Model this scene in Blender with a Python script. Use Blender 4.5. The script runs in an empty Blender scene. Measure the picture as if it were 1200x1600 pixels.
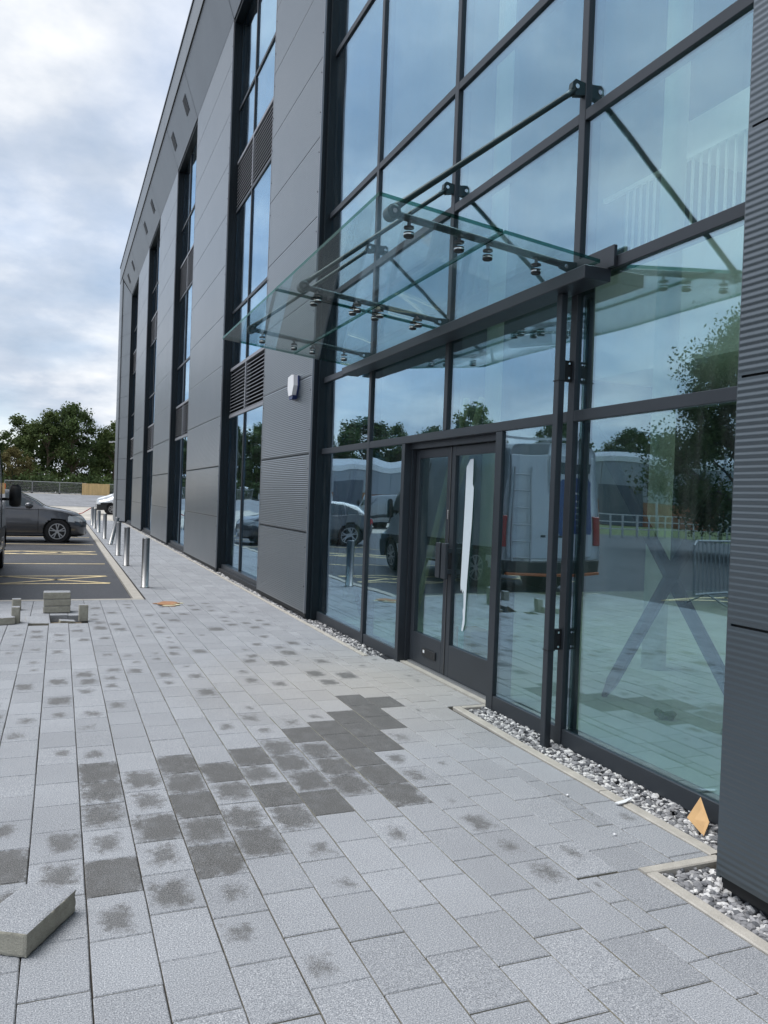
import bpy, math, random
import numpy as np
from mathutils import Vector, Matrix
random.seed(7)
RNG = np.random.default_rng(7)
scene = bpy.context.scene
COL = scene.collection

# ------------------------------------------------------------------ camera
YAW, PITCH, ROLL, FPX = 0.3883, -0.0144, 0.0370, 1239.6
CAM = Vector((0.0, 0.0, 1.5))
_f = Vector((math.sin(YAW)*math.cos(PITCH), math.cos(YAW)*math.cos(PITCH), math.sin(PITCH)))
_r0 = Vector((math.cos(YAW), -math.sin(YAW), 0.0))
_u0 = _r0.cross(_f)
_r = math.cos(ROLL)*_r0 + math.sin(ROLL)*_u0
_u = -math.sin(ROLL)*_r0 + math.cos(ROLL)*_u0
cam_d = bpy.data.cameras.new('camera'); cam = bpy.data.objects.new('camera', cam_d); COL.objects.link(cam)
cam_d.sensor_fit = 'VERTICAL'; cam_d.sensor_height = 24.0; cam_d.lens = 24.0*FPX/1600.0
cam_d.clip_start = 0.05; cam_d.clip_end = 3000
cam.matrix_world = Matrix(((_r.x, _u.x, -_f.x, CAM.x), (_r.y, _u.y, -_f.y, CAM.y), (_r.z, _u.z, -_f.z, CAM.z), (0, 0, 0, 1)))
scene.camera = cam
scene.render.resolution_x = 768; scene.render.resolution_y = 1024

# ------------------------------------------------------------------ sky, sun, exposure
SUN_AZ, SUN_EL = math.radians(-72), math.radians(66)      # azimuth from +Y towards +X
world = bpy.data.worlds.new('World'); scene.world = world; world.use_nodes = True
nt = world.node_tree; nt.nodes.clear()
def N(t, ty, **kw):
    n = t.nodes.new(ty)
    for k, v in kw.items():
        if k.startswith('i_'):
            n.inputs[k[2:].replace('_', ' ')].default_value = v
        else:
            setattr(n, k, v)
    return n
def ramp(t, stops, interp='LINEAR'):
    n = t.nodes.new('ShaderNodeValToRGB'); cr = n.color_ramp; cr.interpolation = interp
    while len(cr.elements) < len(stops): cr.elements.new(0.5)
    for e, (p, c) in zip(cr.elements, stops):
        e.position = p; e.color = c if len(c) == 4 else (*c, 1)
    return n
sky = N(nt, 'ShaderNodeTexSky', sky_type='NISHITA', sun_disc=False)
sky.sun_elevation = SUN_EL; sky.sun_rotation = SUN_AZ; sky.air_density = 1.0; sky.dust_density = 1.0; sky.ozone_density = 1.6
tc = N(nt, 'ShaderNodeTexCoord')
sep = N(nt, 'ShaderNodeSeparateXYZ'); nt.links.new(tc.outputs['Generated'], sep.inputs[0])
za = N(nt, 'ShaderNodeMath', operation='ADD'); nt.links.new(sep.outputs['Z'], za.inputs[0]); za.inputs[1].default_value = 0.28
zm = N(nt, 'ShaderNodeMath', operation='MAXIMUM'); nt.links.new(za.outputs[0], zm.inputs[0]); zm.inputs[1].default_value = 0.05
dv = N(nt, 'ShaderNodeVectorMath', operation='DIVIDE'); nt.links.new(tc.outputs['Generated'], dv.inputs[0])
cmb = N(nt, 'ShaderNodeCombineXYZ'); nt.links.new(zm.outputs[0], cmb.inputs[0]); nt.links.new(zm.outputs[0], cmb.inputs[1]); cmb.inputs[2].default_value = 1.0
nt.links.new(cmb.outputs[0], dv.inputs[1])
mp = N(nt, 'ShaderNodeMapping'); nt.links.new(dv.outputs[0], mp.inputs[0]); mp.inputs['Scale'].default_value = (1.0, 1.0, 0.15); mp.inputs['Location'].default_value = (3.1, 1.7, 0.3)
cn = N(nt, 'ShaderNodeTexNoise', i_Scale=1.15, i_Detail=7.0, i_Roughness=0.52, i_Distortion=0.25); nt.links.new(mp.outputs[0], cn.inputs['Vector'])
cn2 = N(nt, 'ShaderNodeTexNoise', i_Scale=2.6, i_Detail=6.0, i_Roughness=0.55); nt.links.new(mp.outputs[0], cn2.inputs['Vector'])
cover = ramp(nt, [(0.34, (0.68,)*3), (0.60, (1.0,)*3)], 'EASE'); nt.links.new(cn.outputs['Fac'], cover.inputs[0])
shade = ramp(nt, [(0.30, (2.05, 2.5, 3.15)), (0.46, (2.9, 3.25, 3.8)), (0.64, (4.7, 4.8, 4.95))]); nt.links.new(cn2.outputs['Fac'], shade.inputs[0])
mixs = N(nt, 'ShaderNodeMix', data_type='RGBA'); nt.links.new(cover.outputs[0], mixs.inputs[0]); nt.links.new(sky.outputs[0], mixs.inputs[6]); nt.links.new(shade.outputs[0], mixs.inputs[7])
bg = N(nt, 'ShaderNodeBackground'); nt.links.new(mixs.outputs[2], bg.inputs[0]); bg.inputs[1].default_value = 0.1
wo = N(nt, 'ShaderNodeOutputWorld'); nt.links.new(bg.outputs[0], wo.inputs[0])

sd = bpy.data.lights.new('sun', 'SUN'); sd.energy = 1.5; sd.angle = math.radians(40); sd.color = (1.0, 0.975, 0.94)
sun = bpy.data.objects.new('sun', sd); COL.objects.link(sun)
sdir = Vector((math.sin(SUN_AZ)*math.cos(SUN_EL), math.cos(SUN_AZ)*math.cos(SUN_EL), math.sin(SUN_EL)))
sun.rotation_euler = sdir.to_track_quat('Z', 'Y').to_euler(); sun.location = (-20, 5, 40)
scene.view_settings.view_transform = 'Standard'; scene.view_settings.look = 'None'
scene.view_settings.exposure = 1.12; scene.view_settings.gamma = 1.0; scene.view_settings.use_curve_mapping = False
scene.render.engine = 'CYCLES'
scene.cycles.max_bounces = 10; scene.cycles.transparent_max_bounces = 16; scene.cycles.glossy_bounces = 5; scene.cycles.diffuse_bounces = 3
scene.cycles.caustics_reflective = False; scene.cycles.caustics_refractive = False
scene.cycles.use_denoising = True

# ------------------------------------------------------------------ materials
MATS = {}
def newmat(name):
    m = bpy.data.materials.new(name); m.use_nodes = True; t = m.node_tree; t.nodes.clear()
    out = N(t, 'ShaderNodeOutputMaterial'); MATS[name] = m
    return m, t, out
def pbr(name, col, rough=0.6, metal=0.0, var=0.12, nscale=6.0, bump=0.0, bscale=60.0, rvar=0.0, spec=0.5, fine=0.0, fscale=220.0, coat=0.0, stretch=(1, 1, 1)):
    m, t, out = newmat(name)
    b = N(t, 'ShaderNodeBsdfPrincipled'); t.links.new(b.outputs[0], out.inputs[0])
    b.inputs['Roughness'].default_value = rough; b.inputs['Metallic'].default_value = metal
    b.inputs['Specular IOR Level'].default_value = spec; b.inputs['Coat Weight'].default_value = coat
    g = N(t, 'ShaderNodeNewGeometry')
    mpg = N(t, 'ShaderNodeMapping'); t.links.new(g.outputs['Position'], mpg.inputs[0]); mpg.inputs['Scale'].default_value = stretch
    nz = N(t, 'ShaderNodeTexNoise', i_Scale=nscale, i_Detail=6.0, i_Roughness=0.6); t.links.new(mpg.outputs[0], nz.inputs['Vector'])
    lo = tuple(max(0, c*(1-var)) for c in col); hi = tuple(min(1, c*(1+var)) for c in col)
    r = ramp(t, [(0.3, lo), (0.7, hi)]); t.links.new(nz.outputs['Fac'], r.inputs[0]); csock = r.outputs[0]
    if fine:
        n2 = N(t, 'ShaderNodeTexNoise', i_Scale=fscale, i_Detail=3.0, i_Roughness=0.7); t.links.new(g.outputs['Position'], n2.inputs['Vector'])
        r2 = ramp(t, [(0.3, (1-fine,)*3), (0.7, (1+fine,)*3)]); t.links.new(n2.outputs['Fac'], r2.inputs[0])
        mx = N(t, 'ShaderNodeMix', data_type='RGBA', blend_type='MULTIPLY'); mx.inputs[0].default_value = 1.0
        t.links.new(csock, mx.inputs[6]); t.links.new(r2.outputs[0], mx.inputs[7]); csock = mx.outputs[2]
    t.links.new(csock, b.inputs['Base Color'])
    if rvar:
        rr = N(t, 'ShaderNodeMapRange'); t.links.new(nz.outputs['Fac'], rr.inputs[0]); rr.inputs[3].default_value = rough-rvar; rr.inputs[4].default_value = rough+rvar
        t.links.new(rr.outputs[0], b.inputs['Roughness'])
    if bump:
        n3 = N(t, 'ShaderNodeTexNoise', i_Scale=bscale, i_Detail=4.0); t.links.new(g.outputs['Position'], n3.inputs['Vector'])
        bp = N(t, 'ShaderNodeBump', i_Strength=bump, i_Distance=0.01); t.links.new(n3.outputs['Fac'], bp.inputs['Height']); t.links.new(bp.outputs[0], b.inputs['Normal'])
    return m
pbr('cladding', (0.028, 0.05, 0.066), 0.32, 0.5, 0.10, 1.3, rvar=0.06, bump=0.12, bscale=2.2)
_b = [n for n in MATS['cladding'].node_tree.nodes if n.type == 'BSDF_PRINCIPLED'][0]; _b.inputs['Coat Weight'].default_value = 0.8; _b.inputs['Coat Roughness'].default_value = 0.3; _b.inputs['Coat IOR'].default_value = 2.15
pbr('trim', (0.30, 0.31, 0.33), 0.4, 0.6, 0.05, 2)
pbr('frame', (0.034, 0.041, 0.05), 0.4, 0.2, 0.08, 5, rvar=0.06)
pbr('jamb', (0.007, 0.013, 0.018), 0.45, 0.0, 0.1, 3, spec=0.3)
pbr('black', (0.006, 0.007, 0.008), 0.6, 0, 0.1, 8)
pbr('plinth', (0.018, 0.02, 0.024), 0.55, 0, 0.25, 12, fine=0.2)
pbr('louvre', (0.30, 0.31, 0.335), 0.45, 0.4, 0.05, 5)
pbr('soffit', (0.18, 0.20, 0.22), 0.42, 0.4, 0.06, 1.0)
pbr('canopy_steel', (0.03, 0.05, 0.052), 0.35, 0.5, 0.15, 14)
pbr('stainless', (0.25, 0.25, 0.25), 0.42, 1.0, 0.08, 30, rvar=0.06, stretch=(1, 1, 0.1))
pbr('chrome', (0.75, 0.75, 0.76), 0.15, 1.0, 0.03, 30)
pbr('bedding', (0.16, 0.135, 0.10), 0.95, 0, 0.35, 25, bump=0.6, bscale=140, fine=0.3)
pbr('joint_sand', (0.034, 0.03, 0.027), 0.95, 0, 0.6, 5, fine=0.4)
pbr('edging', (0.42, 0.40, 0.36), 0.85, 0, 0.14, 9, bump=0.25, bscale=160, fine=0.16)
pbr('concrete_side', (0.36, 0.345, 0.285), 0.9, 0, 0.16, 22, bump=0.35, bscale=220, fine=0.18)
pbr('tarmac', (0.045, 0.047, 0.054), 0.55, 0, 0.4, 1.1, bump=0.6, bscale=120, fine=0.8, fscale=85, rvar=0.15)
pbr('yellow_paint', (0.82, 0.66, 0.38), 0.7, 0, 0.25, 7, fine=0.25, fscale=90)
pbr('ground', (0.40, 0.375, 0.33), 0.95, 0, 0.25, 0.16, bump=0.3, bscale=6, fine=0.22, fscale=2.2)
pbr('gravel_bank', (0.20, 0.205, 0.215), 0.95, 0, 0.25, 0.5, bump=0.4, bscale=9, fine=0.3, fscale=4)
pbr('interior_floor', (0.66, 0.68, 0.57), 0.55, 0, 0.12, 1.2, fine=0.06)
pbr('interior_white', (0.78, 0.79, 0.76), 0.8, 0, 0.03, 1.0)
pbr('interior_dark', (0.17, 0.18, 0.2), 0.8, 0, 0.08, 0.8)
pbr('interior_grey', (0.32, 0.33, 0.34), 0.8, 0, 0.08, 0.8)
pbr('brace_steel', (0.006, 0.008, 0.014), 0.6, 0.0, 0.1, 8, spec=0.2)
pbr('pale_timber', (0.55, 0.52, 0.36), 0.7, 0, 0.1, 8, stretch=(1, 1, 0.1))
pbr('board', (0.58, 0.36, 0.16), 0.65, 0, 0.08, 18)
pbr('scrap_wood', (0.36, 0.19, 0.10), 0.85, 0, 0.35, 24, fine=0.3)
pbr('white_plastic', (0.78, 0.79, 0.80), 0.4, 0, 0.03, 10)
pbr('film', (0.66, 0.72, 0.77), 0.5, 0, 0.02, 10)
pbr('blue_plastic', (0.015, 0.03, 0.12), 0.35, 0, 0.05, 10)
pbr('car_grey', (0.085, 0.088, 0.098), 0.28, 0.55, 0.04, 3, coat=0.8)
pbr('van_white', (0.66, 0.69, 0.73), 0.3, 0.0, 0.03, 2, coat=0.6)
pbr('van_silver', (0.30, 0.31, 0.32), 0.32, 0.4, 0.03, 2, coat=0.5)
pbr('dark_plastic', (0.016, 0.017, 0.019), 0.55, 0, 0.12, 12)
pbr('rubber', (0.014, 0.014, 0.015), 0.8, 0, 0.2, 20)
pbr('alloy', (0.42, 0.43, 0.45), 0.3, 0.9, 0.05, 10)
pbr('car_glass', (0.02, 0.03, 0.034), 0.04, 0, 0.05, 2, spec=0.9)
pbr('lamp_clear', (0.55, 0.58, 0.6), 0.1, 0.3, 0.05, 20)
pbr('lamp_red', (0.38, 0.015, 0.02), 0.2, 0, 0.1, 20)
pbr('orange_paint', (0.52, 0.13, 0.03), 0.5, 0, 0.1, 8)
pbr('blue_paint', (0.01, 0.045, 0.22), 0.35, 0, 0.05, 5, coat=0.4)
pbr('galvanised', (0.46, 0.47, 0.48), 0.45, 0.8, 0.12, 20)
pbr('timber', (0.52, 0.37, 0.18), 0.8, 0, 0.18, 4, stretch=(1, 1, 0.1))
pbr('bark', (0.085, 0.065, 0.045), 0.9, 0, 0.3, 9, bump=0.4, bscale=20)
pbr('brick', (0.33, 0.14, 0.075), 0.9, 0, 0.2, 4)
pbr('warehouse_clad', (0.30, 0.325, 0.36), 0.5, 0.2, 0.05, 0.4)
pbr('warehouse_dark', (0.10, 0.115, 0.14), 0.5, 0.2, 0.05, 0.4)
pbr('white_trim', (0.72, 0.74, 0.76), 0.5, 0, 0.04, 0.6)
pbr('red_cord', (0.45, 0.05, 0.04), 0.6, 0, 0.1, 10)
pbr('moss', (0.18, 0.26, 0.10), 0.9, 0, 0.3, 60)
pbr('grass', (0.10, 0.13, 0.045), 0.95, 0, 0.35, 0.7, fine=0.3, fscale=3)
pbr('cardboard', (0.46, 0.30, 0.10), 0.8, 0, 0.1, 10)
pbr('mint_paper', (0.45, 0.72, 0.60), 0.8, 0, 0.03, 10)

def glass_mat(name, tint, gloss, ior, base, wob=0.0006):
    m, t, out = newmat(name)
    tr = N(t, 'ShaderNodeBsdfTransparent'); tr.inputs[0].default_value = (*tint, 1)
    gl = N(t, 'ShaderNodeBsdfGlossy'); gl.inputs['Color'].default_value = (*gloss, 1); gl.inputs['Roughness'].default_value = 0.0
    ge = N(t, 'ShaderNodeNewGeometry'); dt = N(t, 'ShaderNodeVectorMath', operation='DOT_PRODUCT'); t.links.new(ge.outputs['True Normal'], dt.inputs[0]); t.links.new(ge.outputs['Incoming'], dt.inputs[1])
    ab = N(t, 'ShaderNodeMath', operation='ABSOLUTE'); t.links.new(dt.outputs['Value'], ab.inputs[0])
    iv = N(t, 'ShaderNodeMath', operation='SUBTRACT', use_clamp=True); iv.inputs[0].default_value = 1.0; t.links.new(ab.outputs[0], iv.inputs[1])
    pw = N(t, 'ShaderNodeMath', operation='POWER'); t.links.new(iv.outputs[0], pw.inputs[0]); pw.inputs[1].default_value = ior
    mr = N(t, 'ShaderNodeMapRange'); t.links.new(pw.outputs[0], mr.inputs[0]); mr.inputs[3].default_value = base; mr.inputs[4].default_value = 1.0
    mx = N(t, 'ShaderNodeMixShader'); t.links.new(mr.outputs[0], mx.inputs[0]); t.links.new(tr.outputs[0], mx.inputs[1]); t.links.new(gl.outputs[0], mx.inputs[2])
    if wob:
        g = N(t, 'ShaderNodeNewGeometry'); oi = N(t, 'ShaderNodeObjectInfo')
        ad = N(t, 'ShaderNodeVectorMath', operation='ADD'); t.links.new(g.outputs['Position'], ad.inputs[0])
        ml = N(t, 'ShaderNodeMath', operation='MULTIPLY'); t.links.new(oi.outputs['Random'], ml.inputs[0]); ml.inputs[1].default_value = 37.0
        t.links.new(ml.outputs[0], ad.inputs[1])
        nz = N(t, 'ShaderNodeTexNoise', i_Scale=0.9, i_Detail=1.0); t.links.new(ad.outputs[0], nz.inputs['Vector'])
        bp = N(t, 'ShaderNodeBump', i_Strength=1.0, i_Distance=wob); t.links.new(nz.outputs['Fac'], bp.inputs['Height'])
        t.links.new(bp.outputs[0], gl.inputs['Normal'])
    last = mx.outputs[0]
    if wob:   # faint dried smears
        mps = N(t, 'ShaderNodeMapping'); t.links.new(ad.outputs[0], mps.inputs[0]); mps.inputs['Scale'].default_value = (1, 5, 0.8)
        ns = N(t, 'ShaderNodeTexNoise', i_Scale=2.2, i_Detail=6.0, i_Roughness=0.65); t.links.new(mps.outputs[0], ns.inputs['Vector'])
        rs_ = ramp(t, [(0.45, (0, 0, 0)), (0.8, (0.03, 0.03, 0.03))]); t.links.new(ns.outputs['Fac'], rs_.inputs[0])
        df = N(t, 'ShaderNodeBsdfDiffuse'); df.inputs[0].default_value = (0.75, 0.78, 0.8, 1)
        m2 = N(t, 'ShaderNodeMixShader'); t.links.new(rs_.outputs[0], m2.inputs[0]); t.links.new(last, m2.inputs[1]); t.links.new(df.outputs[0], m2.inputs[2]); last = m2.outputs[0]
    t.links.new(last, out.inputs[0])
    return m
glass_mat('glass', (0.80, 0.93, 0.87), (0.62, 0.82, 1.0), 2.7, 0.27, 0.007)
glass_mat('canopy_glass', (0.92, 0.965, 0.955), (0.95, 1.0, 1.0), 5.0, 0.035, 0)
glass_mat('glass_edge', (0.12, 0.3, 0.26), (0.4, 0.6, 0.55), 5.0, 0.06, 0)

def paver_mat(name, kind):
    m, t, out = newmat(name)
    L = t.links.new
    b = N(t, 'ShaderNodeBsdfPrincipled'); L(b.outputs[0], out.inputs[0]); b.inputs['Specular IOR Level'].default_value = 0.35
    def attr(n, ty): return N(t, 'ShaderNodeAttribute', attribute_name=n, attribute_type=ty)
    pl = attr('ploc', 'GEOMETRY'); st = attr('stain', kind); se = attr('seed', kind)
    g = N(t, 'ShaderNodeNewGeometry'); sx = N(t, 'ShaderNodeSeparateXYZ')
    # local coordinates, shifted by the paver's own seed
    sh = N(t, 'ShaderNodeMath', operation='MULTIPLY'); L(se.outputs['Fac'], sh.inputs[0]); sh.inputs[1].default_value = 61.0
    off = N(t, 'ShaderNodeVectorMath', operation='ADD'); L(pl.outputs['Vector'], off.inputs[0]); L(sh.outputs[0], off.inputs[1])
    n1 = N(t, 'ShaderNodeTexNoise', i_Scale=1.5, i_Detail=5.0, i_Roughness=0.62); L(off.outputs[0], n1.inputs['Vector'])
    def M(op, a, bb=None, clamp=False):
        n = N(t, 'ShaderNodeMath', operation=op, use_clamp=clamp)
        for i, s in enumerate((a, bb)):
            if s is None: continue
            if isinstance(s, (int, float)): n.inputs[i].default_value = s
            else: L(s, n.inputs[i])
        return n.outputs[0]
    L(pl.outputs['Vector'], sx.inputs[0])
    # centre shift for small blots
    s1 = M('SUBTRACT', M('FRACT', M('MULTIPLY', se.outputs['Fac'], 13.7)), 0.5); s2 = M('SUBTRACT', M('FRACT', M('MULTIPLY', se.outputs['Fac'], 29.3)), 0.5)
    k = M('MAXIMUM', M('SUBTRACT', 0.95, st.outputs['Fac']), 0.0)
    u = M('ABSOLUTE', M('ADD', sx.outputs['X'], M('MULTIPLY', s1, k))); v = M('ABSOLUTE', M('ADD', sx.outputs['Y'], M('MULTIPLY', s2, k)))
    d = M('POWER', M('ADD', M('POWER', u, 4.5), M('POWER', v, 4.5)), 0.2222)
    nw = N(t, 'ShaderNodeTexNoise', i_Scale=26.0, i_Detail=7.0, i_Roughness=0.75); L(g.outputs['Position'], nw.inputs['Vector'])
    rag = M('ADD', M('MULTIPLY', M('SUBTRACT', n1.outputs['Fac'], 0.5), 0.95), M('MULTIPLY', M('SUBTRACT', nw.outputs['Fac'], 0.5), 1.5))
    e = M('ADD', M('SUBTRACT', M('MULTIPLY', st.outputs['Fac'], 1.75), d), rag)
    on = M('GREATER_THAN', st.outputs['Fac'], 0.01)
    mask = M('MULTIPLY', M('MULTIPLY', M('MULTIPLY', M('MULTIPLY', M('ADD', e, 0.10), 2.3, True), M('ADD', 0.62, M('MULTIPLY', n1.outputs['Fac'], 0.7)), True), on), M('MINIMUM', M('ADD', M('MULTIPLY', st.outputs['Fac'], 0.4), 0.68), 0.95))
    # stone colour
    n2 = N(t, 'ShaderNodeTexNoise', i_Scale=210.0, i_Detail=2.5, i_Roughness=0.85); L(g.outputs['Position'], n2.inputs['Vector'])
    r2 = ramp(t, [(0.33, (0.12, 0.129, 0.143)), (0.5, (0.295, 0.312, 0.338)), (0.61, (0.425, 0.442, 0.468)), (0.70, (0.74, 0.745, 0.75))]); L(n2.outputs['Fac'], r2.inputs[0])
    tone = M('ADD', 0.90, M('MULTIPLY', M('FRACT', M('MULTIPLY', se.outputs['Fac'], 7.31)), 0.16))
    n3 = N(t, 'ShaderNodeTexNoise', i_Scale=1.1, i_Detail=5.0, i_Roughness=0.65); L(g.outputs['Position'], n3.inputs['Vector'])
    tone2 = M('MULTIPLY', tone, M('ADD', 0.82, M('MULTIPLY', n3.outputs['Fac'], 0.36)))
    mulc = N(t, 'ShaderNodeMix', data_type='RGBA', blend_type='MULTIPLY'); mulc.inputs[0].default_value = 1.0
    cc = N(t, 'ShaderNodeCombineColor'); 
    for i in range(3): L(tone2, cc.inputs[i])
    L(r2.outputs[0], mulc.inputs[6]); L(cc.outputs[0], mulc.inputs[7])
    # dusty cream mortar traces near the entrance
    dp = N(t, 'ShaderNodeVectorMath', operation='DISTANCE'); L(g.outputs['Position'], dp.inputs[0]); dp.inputs[1].default_value = (2.5, 6.0, 0)
    dm = M('MULTIPLY', M('SUBTRACT', 1.0, M('MULTIPLY', dp.outputs['Value'], 0.55), True), M('ADD', 0.35, M('MULTIPLY', n3.outputs['Fac'], 0.5)))
    nd = N(t, 'ShaderNodeTexNoise', i_Scale=2.3, i_Detail=6.0, i_Roughness=0.7); L(off.outputs[0], nd.inputs['Vector'])
    dm2 = M('ADD', dm, M('MULTIPLY', M('SUBTRACT', nd.outputs['Fac'], 0.62), 1.3, True), True)
    dust = N(t, 'ShaderNodeMix', data_type='RGBA'); L(dm2, dust.inputs[0]); L(mulc.outputs[2], dust.inputs[6]); dust.inputs[7].default_value = (0.41, 0.385, 0.345, 1)
    stc = N(t, 'ShaderNodeMix', data_type='RGBA'); L(mask, stc.inputs[0]); L(dust.outputs[2], stc.inputs[6])
    r4 = ramp(t, [(0.34, (0.035, 0.036, 0.037)), (0.5, (0.085, 0.084, 0.082)), (0.66, (0.24, 0.24, 0.235))]); L(n2.outputs['Fac'], r4.inputs[0]); L(r4.outputs[0], stc.inputs[7])
    # pavers' sides are plain concrete below the facing mix
    sz = N(t, 'ShaderNodeSeparateXYZ'); L(g.outputs['Position'], sz.inputs[0])
    L(stc.outputs[2], b.inputs['Base Color'])
    rg = M('SUBTRACT', 0.88, M('MULTIPLY', mask, 0.22)); L(rg, b.inputs['Roughness'])
    n5 = N(t, 'ShaderNodeTexNoise', i_Scale=190.0, i_Detail=3.0); L(g.outputs['Position'], n5.inputs['Vector'])
    bp = N(t, 'ShaderNodeBump', i_Strength=0.45, i_Distance=0.004); L(n5.outputs['Fac'], bp.inputs['Height']); L(bp.outputs[0], b.inputs['Normal'])
    return m
paver_mat('paver', 'OBJECT'); paver_mat('paver_far', 'GEOMETRY')

def attr_mat(name, c0, c1, rough=0.9, trans=0.0, spec=0.3, c2=None):
    m, t, out = newmat(name); L = t.links.new
    a = N(t, 'ShaderNodeAttribute', attribute_name='shade', attribute_type='GEOMETRY')
    r = ramp(t, [(0.0, c0), (1.0, c1)] if c2 is None else [(0.0, c0), (0.55, c1), (1.0, c2)]); L(a.outputs['Fac'], r.inputs[0])
    b = N(t, 'ShaderNodeBsdfPrincipled'); L(r.outputs[0], b.inputs['Base Color']); b.inputs['Roughness'].default_value = rough; b.inputs['Specular IOR Level'].default_value = spec
    if trans:
        tl = N(t, 'ShaderNodeBsdfTranslucent'); L(r.outputs[0], tl.inputs[0])
        mx = N(t, 'ShaderNodeMixShader'); mx.inputs[0].default_value = trans; L(b.outputs[0], mx.inputs[1]); L(tl.outputs[0], mx.inputs[2]); L(mx.outputs[0], out.inputs[0])
    else:
        L(b.outputs[0], out.inputs[0])
    return m
attr_mat('leaf_dark', (0.022, 0.042, 0.016), (0.09, 0.135, 0.042), 0.75, 0.25)
attr_mat('leaf_mid', (0.03, 0.055, 0.015), (0.12, 0.16, 0.05), 0.75, 0.25)
attr_mat('leaf_brown', (0.06, 0.05, 0.02), (0.17, 0.15, 0.055), 0.8, 0.25)
attr_mat('gravel', (0.10, 0.105, 0.115), (0.33, 0.33, 0.34), 0.85, 0, 0.3, (0.74, 0.735, 0.72))

# ------------------------------------------------------------------ builders
class MB:
    def __init__(s): s.v = []; s.f = []
    def add(s, vs, fs):
        n = len(s.v); s.v += [tuple(p) for p in vs]; s.f += [tuple(i+n for i in q) for q in fs]; return s
    def box(s, x0, x1, y0, y1, z0, z1):
        return s.add([(x0,y0,z0),(x1,y0,z0),(x1,y1,z0),(x0,y1,z0),(x0,y0,z1),(x1,y0,z1),(x1,y1,z1),(x0,y1,z1)],
                     [(0,3,2,1),(4,5,6,7),(0,1,5,4),(1,2,6,5),(2,3,7,6),(3,0,4,7)])
    def cbox(s, x0, x1, y0, y1, z0, z1, c=0.004):
        # chamfered box
        import itertools
        idx = {}; vs = []
        for i, j, k in itertools.product((0, 1), repeat=3):
            X = (x0, x1)[i]; Y = (y0, y1)[j]; Z = (z0, z1)[k]; dx = c if i == 0 else -c; dy = c if j == 0 else -c; dz = c if k == 0 else -c
            for a, p in enumerate(((X, Y+dy, Z+dz), (X+dx, Y, Z+dz), (X+dx, Y+dy, Z))):
                idx[(i, j, k, a)] = len(vs); vs.append(p)
        F = []
        for s_ in (0, 1):
            F.append([idx[(s_, a, b, 0)] for a, b in ((0,0),(1,0),(1,1),(0,1))]); F.append([idx[(a, s_, b, 1)] for a, b in ((0,0),(1,0),(1,1),(0,1))]); F.append([idx[(a, b, s_, 2)] for a, b in ((0,0),(1,0),(1,1),(0,1))])
        for a in (0, 1):
            for b in (0, 1):
                F.append([idx[(a,b,0,0)], idx[(a,b,1,0)], idx[(a,b,1,1)], idx[(a,b,0,1)]])
                F.append([idx[(a,0,b,0)], idx[(a,1,b,0)], idx[(a,1,b,2)], idx[(a,0,b,2)]])
                F.append([idx[(0,a,b,1)], idx[(1,a,b,1)], idx[(1,a,b,2)], idx[(0,a,b,2)]])
                for c_ in (0, 1): F.append([idx[(a,b,c_,0)], idx[(a,b,c_,1)], idx[(a,b,c_,2)]])
        s.add(vs, F); s.fix = True; return s
    def bar(s, p0, p1, w, h=None, up=(0, 0, 1)):
        h = h or w; a = Vector(p0); b = Vector(p1); d = (b-a).normalized(); up = Vector(up)
        if abs(d.dot(up)) > 0.99: up = Vector((1, 0, 0))
        sd_ = d.cross(up).normalized(); u2 = sd_.cross(d).normalized(); vs = []
        for p in (a, b):
            for x, y in ((-1,-1),(1,-1),(1,1),(-1,1)): vs.append(p + sd_*x*w/2 + u2*y*h/2)
        return s.add(vs, [(0,1,2,3),(7,6,5,4),(0,4,5,1),(1,5,6,2),(2,6,7,3),(3,7,4,0)])
    def tube(s, pts, r, n=10, cap=True):
        pts = [Vector(p) for p in pts]; rs = r if isinstance(r, (list, tuple)) else [r]*len(pts); rings = []
        for i, p in enumerate(pts):
            d = (pts[min(i+1, len(pts)-1)] - pts[max(i-1, 0)]).normalized(); up = Vector((0, 0, 1)) if abs(d.z) < 0.95 else Vector((1, 0, 0))
            a = d.cross(up).normalized(); b = a.cross(d).normalized()
            rings.append([p + (a*math.cos(2*math.pi*k/n) + b*math.sin(2*math.pi*k/n))*rs[i] for k in range(n)])
        vs = [q for rg in rings for q in rg]; fs = []
        for i in range(len(pts)-1):
            for k in range(n): fs.append((i*n+k, i*n+(k+1) % n, (i+1)*n+(k+1) % n, (i+1)*n+k))
        if cap: fs.append(tuple(range(n-1, -1, -1))); fs.append(tuple((len(pts)-1)*n+k for k in range(n)))
        return s.add(vs, fs)
    def prism(s, poly, d):
        d = Vector(d); n = len(poly); a = [Vector(p) for p in poly]; b = [p+d for p in a]
        return s.add(a+b, [tuple(range(n-1, -1, -1)), tuple(range(n, 2*n))] + [(i, (i+1) % n, n+(i+1) % n, n+i) for i in range(n)])
    def lathe(s, c, axis, prof, n=20):
        # prof: (r, h) along axis
        c = Vector(c); ax = Vector(axis).normalized(); up = Vector((0, 0, 1)) if abs(ax.z) < 0.9 else Vector((1, 0, 0)); a = ax.cross(up).normalized(); b = ax.cross(a).normalized()
        vs = []; fs = []
        for r, h in prof:
            for k in range(n): vs.append(c + ax*h + (a*math.cos(2*math.pi*k/n)+b*math.sin(2*math.pi*k/n))*r)
        for i in range(len(prof)-1):
            for k in range(n): fs.append((i*n+k, i*n+(k+1) % n, (i+1)*n+(k+1) % n, (i+1)*n+k))
        fs.append(tuple(range(n))); fs.append(tuple((len(prof)-1)*n+k for k in range(n-1, -1, -1)))
        return s.add(vs, fs)
OFF = {}
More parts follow.
